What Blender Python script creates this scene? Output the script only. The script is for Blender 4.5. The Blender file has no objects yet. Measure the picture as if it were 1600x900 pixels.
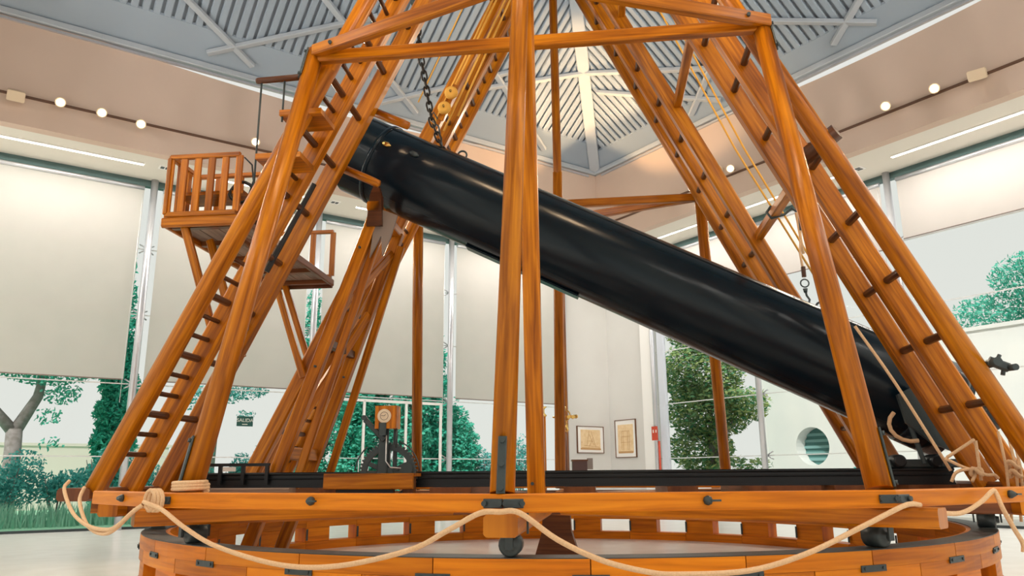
import bpy, bmesh, math, random
from mathutils import Vector, Matrix
random.seed(7)
D, S = bpy.data, bpy.context.scene
COL = S.collection
PI = math.pi
# ------------------------------------------------------------------ camera
cam = D.objects.new('camera', D.cameras.new('camera')); COL.objects.link(cam)
p, r = math.radians(13.64), math.radians(-.389)
cp, sp, cr, sr = math.cos(p), math.sin(p), math.cos(r), math.sin(r)
ax, au, af = Vector((1, 0, 0)), Vector((0, -sp, cp)), Vector((0, cp, sp))
cx_, cu_ = cr*ax+sr*au, -sr*ax+cr*au
cam.matrix_world = Matrix(((cx_.x, cu_.x, -af.x, 0), (cx_.y, cu_.y, -af.y, 0), (cx_.z, cu_.z, -af.z, 1.055), (0, 0, 0, 1)))
cam.data.sensor_width = 36; cam.data.lens = 36*1206/1600; cam.data.clip_end = 500
S.camera = cam
# ------------------------------------------------------------------ world, exposure
W = D.worlds.new('sky'); S.world = W; W.use_nodes = True
W.node_tree.nodes['Background'].inputs[0].default_value = (.80, .80, .755, 1)
W.node_tree.nodes['Background'].inputs[1].default_value = 1.0
vs = S.view_settings
vs.view_transform = 'Standard'; vs.look = 'None'; vs.gamma = 1; vs.use_curve_mapping = False
vs.exposure = 0.0
sun = D.objects.new('sun', D.lights.new('sun', 'SUN')); COL.objects.link(sun)
sun.data.energy = 2.8; sun.data.angle = math.radians(3); sun.data.color = (1, .96, .88)
sun.rotation_euler = Vector((.22, .75, -.72)).to_track_quat('-Z', 'Y').to_euler()
# ------------------------------------------------------------------ frames: room (u,v) and telescope (x',y')
YAW = math.radians(34.75); PSI = math.radians(-6.14)
FR = {'R': Matrix.Rotation(YAW, 4, 'Z'),
      'T': Matrix.Translation((.5186, 9.6026, 0)) @ Matrix.Rotation(PSI, 4, 'Z'),
      'W': Matrix.Identity(4)}
# ------------------------------------------------------------------ materials
def mat(name, col, rough=.5, metal=0, spec=.5, coat=0, emit=0, bump=None, noise=None, col2=None, sheen=0):
    m = D.materials.new(name); m.use_nodes = True; nt = m.node_tree; b = nt.nodes['Principled BSDF']
    b.inputs['Base Color'].default_value = (*col, 1); b.inputs['Roughness'].default_value = rough
    b.inputs['Metallic'].default_value = metal; b.inputs['Specular IOR Level'].default_value = spec
    b.inputs['Coat Weight'].default_value = coat; b.inputs['Coat Roughness'].default_value = .15
    if emit:
        b.inputs['Emission Color'].default_value = (*col, 1); b.inputs['Emission Strength'].default_value = emit
    if noise:
        tc = nt.nodes.new('ShaderNodeTexCoord'); n = nt.nodes.new('ShaderNodeTexNoise')
        n.inputs['Scale'].default_value = noise; n.inputs['Detail'].default_value = 4
        nt.links.new(tc.outputs['Object'], n.inputs['Vector'])
        if col2:
            mx = nt.nodes.new('ShaderNodeMix'); mx.data_type = 'RGBA'
            rp = nt.nodes.new('ShaderNodeMapRange'); rp.inputs[1].default_value = .35; rp.inputs[2].default_value = .65
            nt.links.new(n.outputs['Fac'], rp.inputs[0]); nt.links.new(rp.outputs[0], mx.inputs[0])
            mx.inputs[6].default_value = (*col, 1); mx.inputs[7].default_value = (*col2, 1)
            nt.links.new(mx.outputs[2], b.inputs['Base Color'])
        if bump:
            bp = nt.nodes.new('ShaderNodeBump'); bp.inputs['Strength'].default_value = bump; bp.inputs['Distance'].default_value = .01
            nt.links.new(n.outputs['Fac'], bp.inputs['Height']); nt.links.new(bp.outputs[0], b.inputs['Normal'])
    return m

def wood(name, a, b_, c, rough=.34, coat=.25):
    m = D.materials.new(name); m.use_nodes = True; nt = m.node_tree; N = nt.nodes; L = nt.links
    b = N['Principled BSDF']; uv = N.new('ShaderNodeUVMap'); oi = N.new('ShaderNodeObjectInfo')
    mp = N.new('ShaderNodeMapping'); mp.inputs['Scale'].default_value = (26, 1.3, 1)
    cb = N.new('ShaderNodeCombineXYZ'); mu = N.new('ShaderNodeMath'); mu.operation = 'MULTIPLY'; mu.inputs[1].default_value = 37
    L.new(oi.outputs['Random'], mu.inputs[0]); L.new(mu.outputs[0], cb.inputs[0]); L.new(mu.outputs[0], cb.inputs[1])
    ad = N.new('ShaderNodeVectorMath'); ad.operation = 'ADD'
    L.new(uv.outputs[0], mp.inputs['Vector']); L.new(mp.outputs[0], ad.inputs[0]); L.new(cb.outputs[0], ad.inputs[1])
    n1 = N.new('ShaderNodeTexNoise'); n1.inputs['Scale'].default_value = 1; n1.inputs['Detail'].default_value = 5; n1.inputs['Distortion'].default_value = .6
    L.new(ad.outputs[0], n1.inputs['Vector'])
    mp2 = N.new('ShaderNodeMapping'); mp2.inputs['Scale'].default_value = (.22, .35, 1)
    n2 = N.new('ShaderNodeTexNoise'); n2.inputs['Scale'].default_value = 1; n2.inputs['Detail'].default_value = 2
    L.new(ad.outputs[0], mp2.inputs['Vector']); L.new(mp2.outputs[0], n2.inputs['Vector'])
    sm = N.new('ShaderNodeMath'); sm.operation = 'MULTIPLY_ADD'; sm.inputs[1].default_value = .55
    L.new(n1.outputs['Fac'], sm.inputs[0])
    hf = N.new('ShaderNodeMath'); hf.operation = 'MULTIPLY'; hf.inputs[1].default_value = .45
    L.new(n2.outputs['Fac'], hf.inputs[0]); L.new(hf.outputs[0], sm.inputs[2])
    rp = N.new('ShaderNodeValToRGB'); e = rp.color_ramp.elements
    e[0].position = .36; e[0].color = (*a, 1); e[1].position = .66; e[1].color = (*c, 1)
    k = e.new(.5); k.color = (*b_, 1)
    L.new(sm.outputs[0], rp.inputs[0])
    hs = N.new('ShaderNodeHueSaturation'); rr = N.new('ShaderNodeMapRange'); rr.inputs[3].default_value = .82; rr.inputs[4].default_value = 1.15
    L.new(oi.outputs['Random'], rr.inputs[0]); L.new(rr.outputs[0], hs.inputs['Value']); L.new(rp.outputs[0], hs.inputs['Color'])
    L.new(hs.outputs[0], b.inputs['Base Color'])
    b.inputs['Specular IOR Level'].default_value = .24; b.inputs['Roughness'].default_value = rough; b.inputs['Coat Weight'].default_value = coat; b.inputs['Coat Roughness'].default_value = .2
    bp = N.new('ShaderNodeBump'); bp.inputs['Strength'].default_value = .12; bp.inputs['Distance'].default_value = .004
    L.new(n1.outputs['Fac'], bp.inputs['Height']); L.new(bp.outputs[0], b.inputs['Normal'])
    return m

def leafmat(name, a, b_, trans=.25):
    m = D.materials.new(name); m.use_nodes = True; nt = m.node_tree; N = nt.nodes; L = nt.links
    b = N['Principled BSDF']; g = N.new('ShaderNodeNewGeometry'); mx = N.new('ShaderNodeMix'); mx.data_type = 'RGBA'
    L.new(g.outputs['Random Per Island'], mx.inputs[0]); mx.inputs[6].default_value = (*a, 1); mx.inputs[7].default_value = (*b_, 1)
    L.new(mx.outputs[2], b.inputs['Base Color']); b.inputs['Roughness'].default_value = .6; b.inputs['Specular IOR Level'].default_value = 0
    t = N.new('ShaderNodeBsdfTranslucent'); L.new(mx.outputs[2], t.inputs[0]); ms = N.new('ShaderNodeMixShader'); ms.inputs[0].default_value = trans
    L.new(b.outputs[0], ms.inputs[1]); L.new(t.outputs[0], ms.inputs[2]); L.new(ms.outputs[0], N['Material Output'].inputs[0])
    return m

def glassmat(name, tint, refl):
    m = D.materials.new(name); m.use_nodes = True; nt = m.node_tree; N = nt.nodes; L = nt.links
    N.remove(N['Principled BSDF']); t = N.new('ShaderNodeBsdfTransparent'); t.inputs[0].default_value = (*tint, 1)
    g = N.new('ShaderNodeBsdfGlossy'); g.inputs['Roughness'].default_value = .02; g.inputs[0].default_value = (.9, .95, .95, 1)
    f = N.new('ShaderNodeFresnel'); f.inputs[0].default_value = refl
    ms = N.new('ShaderNodeMixShader'); L.new(f.outputs[0], ms.inputs[0]); L.new(t.outputs[0], ms.inputs[1]); L.new(g.outputs[0], ms.inputs[2])
    L.new(ms.outputs[0], N['Material Output'].inputs[0]); return m

def shademat():
    m = D.materials.new('shade_fabric'); m.use_nodes = True; nt = m.node_tree; N = nt.nodes; L = nt.links
    b = N['Principled BSDF']; b.inputs['Base Color'].default_value = (.74, .69, .655, 1); b.inputs['Roughness'].default_value = .9; b.inputs['Specular IOR Level'].default_value = .1
    t = N.new('ShaderNodeBsdfTranslucent'); t.inputs[0].default_value = (.96, .915, .885, 1)
    tr = N.new('ShaderNodeBsdfTransparent'); tr.inputs[0].default_value = (1, 1, 1, 1)
    tc = N.new('ShaderNodeTexCoord'); w = N.new('ShaderNodeTexNoise'); w.inputs['Scale'].default_value = 1.2; w.inputs['Detail'].default_value = 2
    L.new(tc.outputs['Object'], w.inputs['Vector'])
    m1 = N.new('ShaderNodeMixShader'); m1.inputs[0].default_value = .58
    m2 = N.new('ShaderNodeMixShader'); mr = N.new('ShaderNodeMapRange'); mr.inputs[3].default_value = .08; mr.inputs[4].default_value = .2
    L.new(w.outputs['Fac'], mr.inputs[0]); L.new(mr.outputs[0], m2.inputs[0])
    L.new(b.outputs[0], m1.inputs[1]); L.new(t.outputs[0], m1.inputs[2]); L.new(m1.outputs[0], m2.inputs[1]); L.new(tr.outputs[0], m2.inputs[2])
    L.new(m2.outputs[0], N['Material Output'].inputs[0]); return m

def floormat():
    m = mat('polished_floor', (.86, .84, .80), .28, 0, .42, coat=.15, noise=2.5, col2=(.79, .765, .72)); return m

M = {}
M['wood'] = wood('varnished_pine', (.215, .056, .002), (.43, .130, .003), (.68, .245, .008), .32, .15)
M['woodd'] = wood('shaded_wood', (.10, .030, .010), (.16, .050, .014), (.24, .08, .022), .4)  # darker copy of the wood, shadowy tone put into its colour
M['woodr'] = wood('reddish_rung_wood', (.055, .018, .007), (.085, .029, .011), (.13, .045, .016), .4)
M['ringwood'] = wood('track_ring_wood', (.50, .130, .002), (.72, .212, .003), (.86, .295, .008), .45, .05)
M['grey_wood'] = wood('weathered_board', (.16, .11, .085), (.24, .17, .13), (.32, .23, .18), .6, 0)
M['iron'] = mat('blackened_iron', (.045, .063, .068), .42, .2, .5, noise=30, bump=.2)
M['rail'] = mat('black_painted_rail', (.010, .013, .016), .35, .1, .5)
M['tube'] = mat('black_tube_paint', (.004, .012, .020), .20, 0, .28, coat=0, noise=2.5, bump=.03)
M['chain'] = mat('dark_chain_steel', (.03, .028, .026), .4, .8)
M['rope'] = mat('hemp_rope', (.80, .56, .34), .85, 0, .2, noise=90, bump=.3, col2=(.72, .47, .27))
M['rope2'] = mat('golden_cord', (.80, .42, .08), .8, 0, .2)
M['plaster'] = mat('beige_plaster', (.70, .545, .44), .85, 0, .2, noise=.6, col2=(.66, .515, .415))
M['white'] = mat('white_plaster', (.74, .735, .705), .85, 0, .2, noise=.7, col2=(.71, .70, .67))
M['soffit'] = mat('soffit_plaster', (.82, .79, .71), .85, 0, .2)
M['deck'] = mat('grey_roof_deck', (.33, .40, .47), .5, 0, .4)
M['deckd'] = mat('shaded_roof_valley', (.22, .26, .30), .6, 0, .3)  # deck grey darkened to paint the shadow between the ribs
M['steel'] = mat('pale_grey_steel', (.46, .51, .555), .45, 0, .4)
M['alu'] = mat('brushed_aluminium', (.62, .63, .66), .3, .6, .5)
M['teal'] = mat('window_head_profile', (.10, .17, .17), .5, .3)
M['track'] = mat('brown_track', (.14, .07, .04), .5)
M['shade'] = shademat()
M['glass'] = glassmat('window_glass', (.97, .985, .98), 1.1)
M['floor'] = floormat()
M['brass'] = mat('polished_brass', (.80, .52, .16), .2, 1)
M['paper'] = mat('aged_print', (.88, .68, .42), .8, noise=9, col2=(.80, .58, .32))
M['ink'] = mat('brown_ink', (.58, .34, .15), .8)
M['mount'] = mat('white_mount', (.93, .92, .89), .7)
M['jamb'] = mat('pale_jamb', (.66, .70, .78), .5)
M['frame'] = mat('walnut_frame', (.16, .07, .03), .4)
M['sign'] = mat('green_sign', (.008, .09, .075), .5)
M['signw'] = mat('pale_lettering', (.75, .78, .70), .5)
M['red'] = mat('red_sign', (.62, .07, .03), .5)
M['dial'] = mat('dial_white', (.78, .66, .5), .5)
M['canvas'] = mat('grey_gusset', (.26, .21, .18), .7)
M['lampbody'] = mat('lamp_housing', (.75, .60, .42), .5)
M['glow'] = mat('lamp_glow', (1, .86, .62), .5, emit=14)
M['strip'] = mat('strip_glow', (1, .96, .88), .5, emit=4)
M['bark'] = mat('pale_bark', (.34, .30, .30), .9, noise=9, bump=.8, col2=(.24, .21, .20))
M['pine'] = leafmat('pine_needles', (.06, .42, .32), (.18, .62, .48))
M['cypress'] = leafmat('cypress_scales', (.03, .38, .28), (.11, .60, .45))
M['conifer'] = leafmat('hedge_conifer', (.05, .44, .33), (.16, .66, .50))
M['olive'] = leafmat('broad_leaves', (.07, .28, .15), (.46, .52, .20))
M['shrub'] = leafmat('shrub_leaves', (.05, .34, .32), (.18, .58, .54))
M['grass'] = mat('lawn', (.30, .66, .44), .9, noise=2, col2=(.40, .72, .50))
M['blade'] = leafmat('tall_grass', (.20, .50, .36), (.40, .66, .54))
M['ext'] = mat('white_render', (.86, .86, .84), .9, noise=1, col2=(.82, .83, .82))
M['extp'] = mat('pinkish_wall', (.76, .66, .60), .9)
M['extd'] = mat('teal_panel_paint', (.10, .26, .25), .6)  # even dark teal for the panel behind the porthole
M['extw'] = mat('teal_louvre', (.22, .42, .42), .6)
M['pave'] = mat('pale_paving', (.62, .60, .56), .9, noise=3, col2=(.56, .54, .5))
M['cable'] = mat('steel_cable', (.80, .82, .82), .3, .2)
M['plaque'] = mat('dark_cabinet', (.07, .03, .025), .5)
# ------------------------------------------------------------------ geometry collector
class G:
    def __init__(s): s.v = []; s.f = []; s.u = []; s.sm = []
    def face(s, idx, uv, sm=False): s.f.append(idx); s.u.append(uv); s.sm.append(sm)
    def box(s, x0, x1, y0, y1, z0, z1):
        return s.beam(((x0+x1)/2, (y0+y1)/2, z0), ((x0+x1)/2, (y0+y1)/2, z1), x1-x0, y1-y0, up=(0, 1, 0), ch=0) if (z1-z0) > max(x1-x0, y1-y0) else (
            s.beam((x0, (y0+y1)/2, (z0+z1)/2), (x1, (y0+y1)/2, (z0+z1)/2), y1-y0, z1-z0, ch=0) if x1-x0 >= y1-y0 else
            s.beam(((x0+x1)/2, y0, (z0+z1)/2), ((x0+x1)/2, y1, (z0+z1)/2), x1-x0, z1-z0, ch=0))
    def beam(s, p0, p1, w, h, up=(0, 0, 1), ch=.012):
        p0, p1, up = Vector(p0), Vector(p1), Vector(up); d = p1-p0; Ln = d.length; d.normalize()
        a = d.cross(up)
        if a.length < 1e-4: a = d.cross(Vector((0, 1, 0)))
        a.normalize(); b = a.cross(d)
        if ch > 0:
            x, y = w/2, h/2; sec = [(x, -y+ch), (x, y-ch), (x-ch, y), (-x+ch, y), (-x, y-ch), (-x, -y+ch), (-x+ch, -y), (x-ch, -y)]
        else:
            x, y = w/2, h/2; sec = [(x, -y), (x, y), (-x, y), (-x, -y)]
        n = len(sec); k = len(s.v); ro = random.random()*9
        for q in (p0, p1):
            for (i, j) in sec: s.v.append(q+a*i+b*j)
        t = 0
        for i in range(n):
            j = (i+1) % n; l = math.dist(sec[i], sec[j])
            s.face((k+i, k+j, k+n+j, k+n+i), ((t, ro), (t+l, ro), (t+l, ro+Ln), (t, ro+Ln))); t += l
        s.face(tuple(range(k+n-1, k-1, -1)), tuple((i*.3+ro, j*.3) for i, j in reversed(sec)))
        s.face(tuple(range(k+n, k+2*n)), tuple((i*.3+ro, j*.3) for i, j in sec)); return s
    def sweep(s, pts, r, n=10, closed=False, cap=True):
        pts = [Vector(q) for q in pts]; m = len(pts); rs = r if isinstance(r, (list, tuple)) else [r]*m
        k = len(s.v); T = []
        for i in range(m):
            if closed: T.append((pts[(i+1) % m]-pts[i-1]).normalized())
            else: T.append((pts[min(i+1, m-1)]-pts[max(i-1, 0)]).normalized())
        a = T[0].orthogonal().normalized(); ro = random.random()*9; Ls = [0]
        for i in range(1, m): Ls.append(Ls[-1]+(pts[i]-pts[i-1]).length)
        for i in range(m):
            a = (a-T[i]*a.dot(T[i])).normalized(); b = T[i].cross(a)
            for j in range(n):
                t = 2*PI*j/n; s.v.append(pts[i]+(a*math.cos(t)+b*math.sin(t))*rs[i])
        for i in range(m if closed else m-1):
            i2 = (i+1) % m
            for j in range(n):
                j2 = (j+1) % n; c = 2*PI*rs[i]/n; l2 = Ls[i2] if i2 else Ls[-1]+.1
                s.face((k+i*n+j, k+i*n+j2, k+i2*n+j2, k+i2*n+j), ((j*c, ro+Ls[i]), ((j+1)*c, ro+Ls[i]), ((j+1)*c, ro+l2), (j*c, ro+l2)), True)
        if cap and not closed:
            for i, rev in ((0, True), (m-1, False)):
                ix = [k+i*n+j for j in range(n)]; uv = [(math.cos(2*PI*j/n)*.05, math.sin(2*PI*j/n)*.05) for j in range(n)]
                if rev: ix.reverse()
                s.face(tuple(ix), tuple(uv))
        return s
    def pole(s, p0, p1, r0, r1, n=16): return s.sweep([Vector(p0), Vector(p0).lerp(Vector(p1), .5), Vector(p1)], [r0, (r0+r1)/2, r1], n)
    def prism(s, poly, o, a, b, t):
        """polygon (i,j) on axes a,b at origin o, extruded by vector t"""
        o, a, b, t = Vector(o), Vector(a), Vector(b), Vector(t); n = len(poly); k = len(s.v)
        for q in (o, o+t):
            for (i, j) in poly: s.v.append(q+a*i+b*j)
        for i in range(n):
            j = (i+1) % n; l = math.dist(poly[i], poly[j])
            s.face((k+i, k+j, k+n+j, k+n+i), ((0, 0), (0, l), (t.length, l), (t.length, 0)))
        s.face(tuple(range(k+n-1, k-1, -1)), tuple((j, i) for i, j in reversed(poly)))
        s.face(tuple(range(k+n, k+2*n)), tuple((j, i) for i, j in poly)); return s
    def arc(s, r0, r1, z0, z1, a0, a1, n=6):
        """curved block around the origin, azimuth 0 towards -y"""
        k = len(s.v); ro = random.random()*9
        for i in range(n+1):
            a = a0+(a1-a0)*i/n
            for (rr, z) in ((r0, z0), (r1, z0), (r1, z1), (r0, z1)): s.v.append(Vector((rr*math.sin(a), -rr*math.cos(a), z)))
        tt = [0, r1-r0, r1-r0+z1-z0, 2*(r1-r0)+z1-z0, 2*(r1-r0+z1-z0)]
        for i in range(n):
            l0, l1 = r1*(a1-a0)*i/n, r1*(a1-a0)*(i+1)/n
            for j in range(4):
                q = k+4*i+j; q2 = k+4*i+(j+1) % 4
                s.face((q, q+4, q2+4, q2), ((tt[j], ro+l0), (tt[j], ro+l1), (tt[j+1], ro+l1), (tt[j+1], ro+l0)))
        s.face((k, k+1, k+2, k+3), ((0, 0), (.1, 0), (.1, .1), (0, .1))); e = k+4*n
        s.face((e+3, e+2, e+1, e), ((0, 0), (.1, 0), (.1, .1), (0, .1))); return s
    def mesh(s, name, base=(0, 0, 0)):
        me = D.meshes.new(name); b = Vector(base)
        me.from_pydata([tuple(v-b) for v in s.v], [], s.f)
        ul = me.uv_layers.new(name='UVMap'); fl = [c for f in s.u for q in f for c in q]
        ul.data.foreach_set('uv', fl)
        me.polygons.foreach_set('use_smooth', s.sm)
        bm = bmesh.new(); bm.from_mesh(me); bmesh.ops.recalc_face_normals(bm, faces=bm.faces); bm.to_mesh(me); bm.free()
        return me

ROOT = {}
def link(o, parent=None):
    COL.objects.link(o)
    if parent: o.parent = parent; ROOT[o] = ROOT[parent]
    return o
def place(o, fr, base):
    ROOT[o] = Vector(base); o.matrix_world = FR[fr] @ Matrix.Translation(base)
def tag(o, label, cat, group=None, kind=None):
    if kind: o['kind'] = kind
    if label: o['label'] = label
    if cat: o['category'] = cat
    if group: o['group'] = group
def thing(name, label, cat, fr='T', base=(0, 0, 0), group=None, kind=None):
    o = D.objects.new(name, None); link(o); place(o, fr, base); o.empty_display_size = .2; tag(o, label, cat, group, kind); return o
def part(name, g, m, parent, label=None, kind=None):
    me = g.mesh(name, ROOT[parent]); me.materials.append(M[m]); o = D.objects.new(name, me); link(o, parent)
    if label: o['label'] = label
    if kind: o['kind'] = kind
    return o
def solo(name, g, m, label, cat, fr='T', base=(0, 0, 0), group=None, kind=None):
    me = g.mesh(name, base); me.materials.append(M[m]); o = D.objects.new(name, me); link(o); place(o, fr, base); tag(o, label, cat, group, kind); return o
def share(name, me, parent, loc, rot=None):
    o = D.objects.new(name, me); link(o, parent); o.location = Vector(loc)-ROOT[parent]; ROOT[o] = Vector(loc)
    if rot: o.rotation_euler = rot
    return o
def shared_mesh(name, g, m):
    me = g.mesh(name); me.materials.append(M[m]); return me
def struct(name, g, m, fr='R', base=(0, 0, 0), label=None, cat=None):
    return solo(name, g, m, label, cat, fr, base, None, 'structure')
def lamp(name, kind, fr, loc, energy, col, **kw):
    l = D.lights.new(name, kind); l.energy = energy; l.color = col
    aim = kw.pop('aim', None)
    for k, v in kw.items(): setattr(l, k, v)
    o = D.objects.new(name, l); COL.objects.link(o); loc = FR[fr] @ Vector(loc); o.location = loc
    if aim is not None: o.rotation_euler = (FR[fr] @ Vector(aim)-loc).to_track_quat('-Z', 'Y').to_euler()
    return o

# ================================================================== ROOM (frame R: u along, v across)
UH, VH = 14.77, 16.77          # faces of the upper walls
UL, VL = -2.9, -.95            # opposite upper walls, behind the camera
UG, VG = 16.70, 18.66          # glass planes
UGL, VGL = -4.85, -2.85
ZS, ZE = 7.75, 10.06           # soffit, eaves
SL = .65
# floor
struct('floor', G().box(UGL-.2, UG+.2, VGL-.2, VG+.2, -.2, 0), 'floor', label='polished pale floor of the hall', cat='floor')
# upper walls with the shallow arched cut for the clerestory slit
def upper_wall(name, along, fixed, lo, hi, sgn, label):
    mid, half, dep, n = (lo+hi)/2, 5.75, .34, 28
    poly = [(lo-.25, ZS-.02), (hi+.25, ZS-.02), (hi+.25, ZE)]
    for i in range(n+1):
        t = 1-2*i/n; poly.append((mid+half*t, ZE-dep*(1-t*t)))
    poly.append((lo-.25, ZE))
    a = (1, 0, 0) if along == 'u' else (0, 1, 0); o = (0, fixed, 0) if along == 'u' else (fixed, 0, 0)
    t = (0, .25*sgn, 0) if along == 'u' else (.25*sgn, 0, 0)
    return struct(name, G().prism(poly, o, a, (0, 0, 1), t), 'plaster', label=label, cat='wall')
wl = upper_wall('wall_left', 'u', VH, UL, UH, 1, 'beige upper wall on the left under the roof eaves')
wr = upper_wall('wall_right', 'v', UH, VL, VH, 1, 'beige upper wall on the right under the roof eaves')
wb1 = upper_wall('wall_back', 'u', VL, UL, UH, -1, 'beige upper wall behind the camera')
wb2 = upper_wall('wall_near', 'v', UL, VL, VH, -1, 'beige upper wall beside the camera')
# solid white corner between the two window walls
struct('wall_corner', G().box(14.85, UG+.3, VG, VG+.3, 0, ZS), 'white', label='white solid wall behind the landscape print near the corner', cat='wall')
struct('wall_corner_return', G().box(UG, UG+.3, 16.55, VG, 0, ZS), 'white', label='white solid wall behind the upright print near the corner', cat='wall')
# unseen white walls added to cut high daylight, left open below
struct('wall_back_blocker', G().box(UGL-.3, UG+.3, VGL-.3, VGL, 3.7, ZS), 'white', label='unseen white wall added behind the camera to cut high daylight', cat='wall')
struct('wall_near_blocker', G().box(UGL-.3, UGL, VGL, VG, 3.7, ZS), 'white', label='unseen white wall added beside the camera to cut high daylight', cat='wall')
struct('trim_1', G().box(UG-.10, UG, 16.58, 17.05, 0, ZS), 'mount', label='white pilaster beside the right windows', cat='pilaster')
struct('trim_2', G().box(UG-.09, UG+.02, 16.12, 16.36, 0, 7.6), 'jamb', label='pale blue window jamb beside the slim post', cat='jamb')
# soffits and the low roof over them
sf = thing('ceiling_soffit', 'pale flat soffit running round the hall above the windows', 'ceiling', 'R', (0, 0, ZS), kind='structure')
for b in ((UGL-.3, UG+.3, VH+.03, VG+.3), (UH+.03, UG+.3, VL-.03, VH+.03), (UGL-.3, UG+.3, VGL-.3, VL-.03), (UGL-.3, UL-.03, VL-.03, VH+.03)):
    part('soffit_panel', G().box(b[0], b[1], b[2], b[3], ZS, ZS+.35), 'soffit', sf)
# roof
ce = thing('ceiling', 'grey corrugated pyramid roof with pale steel bracing', 'ceiling', 'R', (UH, VH, ZE), kind='structure')
CU, CV = (UL+UH)/2, (VL+VH)/2; HF = (UH-UL)/2
def rp(side, a, w, off=0):
    """point on a roof plane: a along the eave from its middle, w in from the eave, off up from it"""
    z = ZE+SL*w+off
    return {'L': (CU+a, VH-w, z), 'R': (UH-w, CV+a, z), 'B': (CU+a, VL+w, z), 'N': (UL+w, CV+a, z)}[side]
for sd in 'LRBN':
    q = [Vector(rp(sd, -HF, 0, .1)), Vector(rp(sd, HF, 0, .1)), Vector((CU, CV, ZE+SL*HF+.1))]
    g = G(); g.v += q+[x+Vector((0, 0, .08)) for x in q]
    for f in ((0, 1, 2), (5, 4, 3), (0, 3, 4, 1), (1, 4, 5, 2), (2, 5, 3, 0)): g.face(f, tuple((0, 0) for _ in f))
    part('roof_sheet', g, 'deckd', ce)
    a0, w0 = HF, (.72 if sd == 'L' else .5)
    g = G(); q = [rp(sd, -HF, -.05, .0), rp(sd, HF, -.05, .0), rp(sd, HF-w0, w0, .0), rp(sd, -HF+w0, w0, .0)]
    g.v += [Vector(x) for x in q]+[Vector(x)+Vector((0, 0, .06)) for x in q]
    for f in ((0, 1, 2, 3), (7, 6, 5, 4), (0, 4, 5, 1), (1, 5, 6, 2), (2, 6, 7, 3), (3, 7, 4, 0)): g.face(f, ((0, 0),)*4)
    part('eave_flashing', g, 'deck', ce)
    part('eave_beam', G().beam(rp(sd, -HF, .02, -.06), rp(sd, HF, .02, -.06), .16, .14, ch=.02), 'steel', ce)
    part('eave_cable_tray', G().beam(rp(sd, -HF+.3, .02, -.2), rp(sd, HF-.3, .02, -.2), .07, .05, ch=0), 'alu', ce)
    if sd in 'LR':
        k = -HF+.95
        while k < HF-.9:
            wm = HF-abs(k)
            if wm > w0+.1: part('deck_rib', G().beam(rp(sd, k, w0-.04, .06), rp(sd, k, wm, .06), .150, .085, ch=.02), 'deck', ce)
            k += .213
for (u, v) in ((UH, VH), (UH, VL), (UL, VH), (UL, VL)):
    part('hip_rafter', G().beam((u, v, ZE-.02), (CU, CV, ZE+SL*HF-.02), .32, .2, ch=.02), 'steel', ce)
for sd in 'LR':
    mid = CU if sd == 'L' else CV
    for uk in (-.45, 3.75, 7.95, 12.1):
        for s_ in (-1, 1):
            a = uk-mid; a0, a1 = a-s_*.5, a+s_*2.75
            w1 = min(2.05, HF-abs(a1)-.05)
            if w1 < .3: continue
            w0_ = .28; t = (w1-w0_)/1.77
            part('roof_brace', G().beam(rp(sd, a0, w0_, -.04), rp(sd, a0+(a1-a0)*t, w1, -.04), .15, .1, ch=.015), 'steel', ce)
for sd, a in (('L', UH-2.4-CU), ('R', VH-2.4-CV)):
    part('roof_brace', G().beam(rp(sd, a, 2.4, -.05), rp(sd, a-3.2, 1.0, -.05), .15, .1, ch=.015), 'steel', ce)
# ------------------------------------------------------------------ windows
JZ = [0.02, 1.5, 3.05, 4.6, 6.12, 7.62]
pu = [-5.0, -1.18, 2.79, 6.76, 10.73, 14.80]
pv = [16.52, 12.74, 8.76, 4.79, .81, -2.8]
def wpt(side, a, d, z): return (a, VG-d, z) if side == 'L' else (UG-d, a, z)
def slab(side, a0, a1, d0, d1, z0, z1):
    if side == 'L': return G().box(min(a0, a1), max(a0, a1), VG-d1, VG-d0, z0, z1)
    return G().box(UG-d1, UG-d0, min(a0, a1), max(a0, a1), z0, z1)
nw = 0
where = {('L', 0): 'at the far left edge', ('L', 1): 'left of the first steel post on the left wall', ('L', 2): 'behind the gallery on the left wall', ('L', 3): 'behind the clockwork on the left wall', ('L', 4): 'next to the white corner on the left wall',
         ('R', 0): 'next to the white corner on the right wall', ('R', 1): 'behind the hanging hook on the right wall', ('R', 2): 'at the right edge of the view', ('R', 3): 'beyond the right edge of the view', ('R', 4): 'far beyond the right edge of the view'}
spider = G()
for sx in (-1, 1):
    for sz in (-1, 1): spider.sweep([(0, 0, 0), (sx*.1, .02, sz*.07), (sx*.15, .05, sz*.1)], .016, 6)
spider.sweep([(0, -.1, 0), (0, .02, 0)], .03, 8)
spL = shared_mesh('spider_fitting', spider, 'alu')
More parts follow.
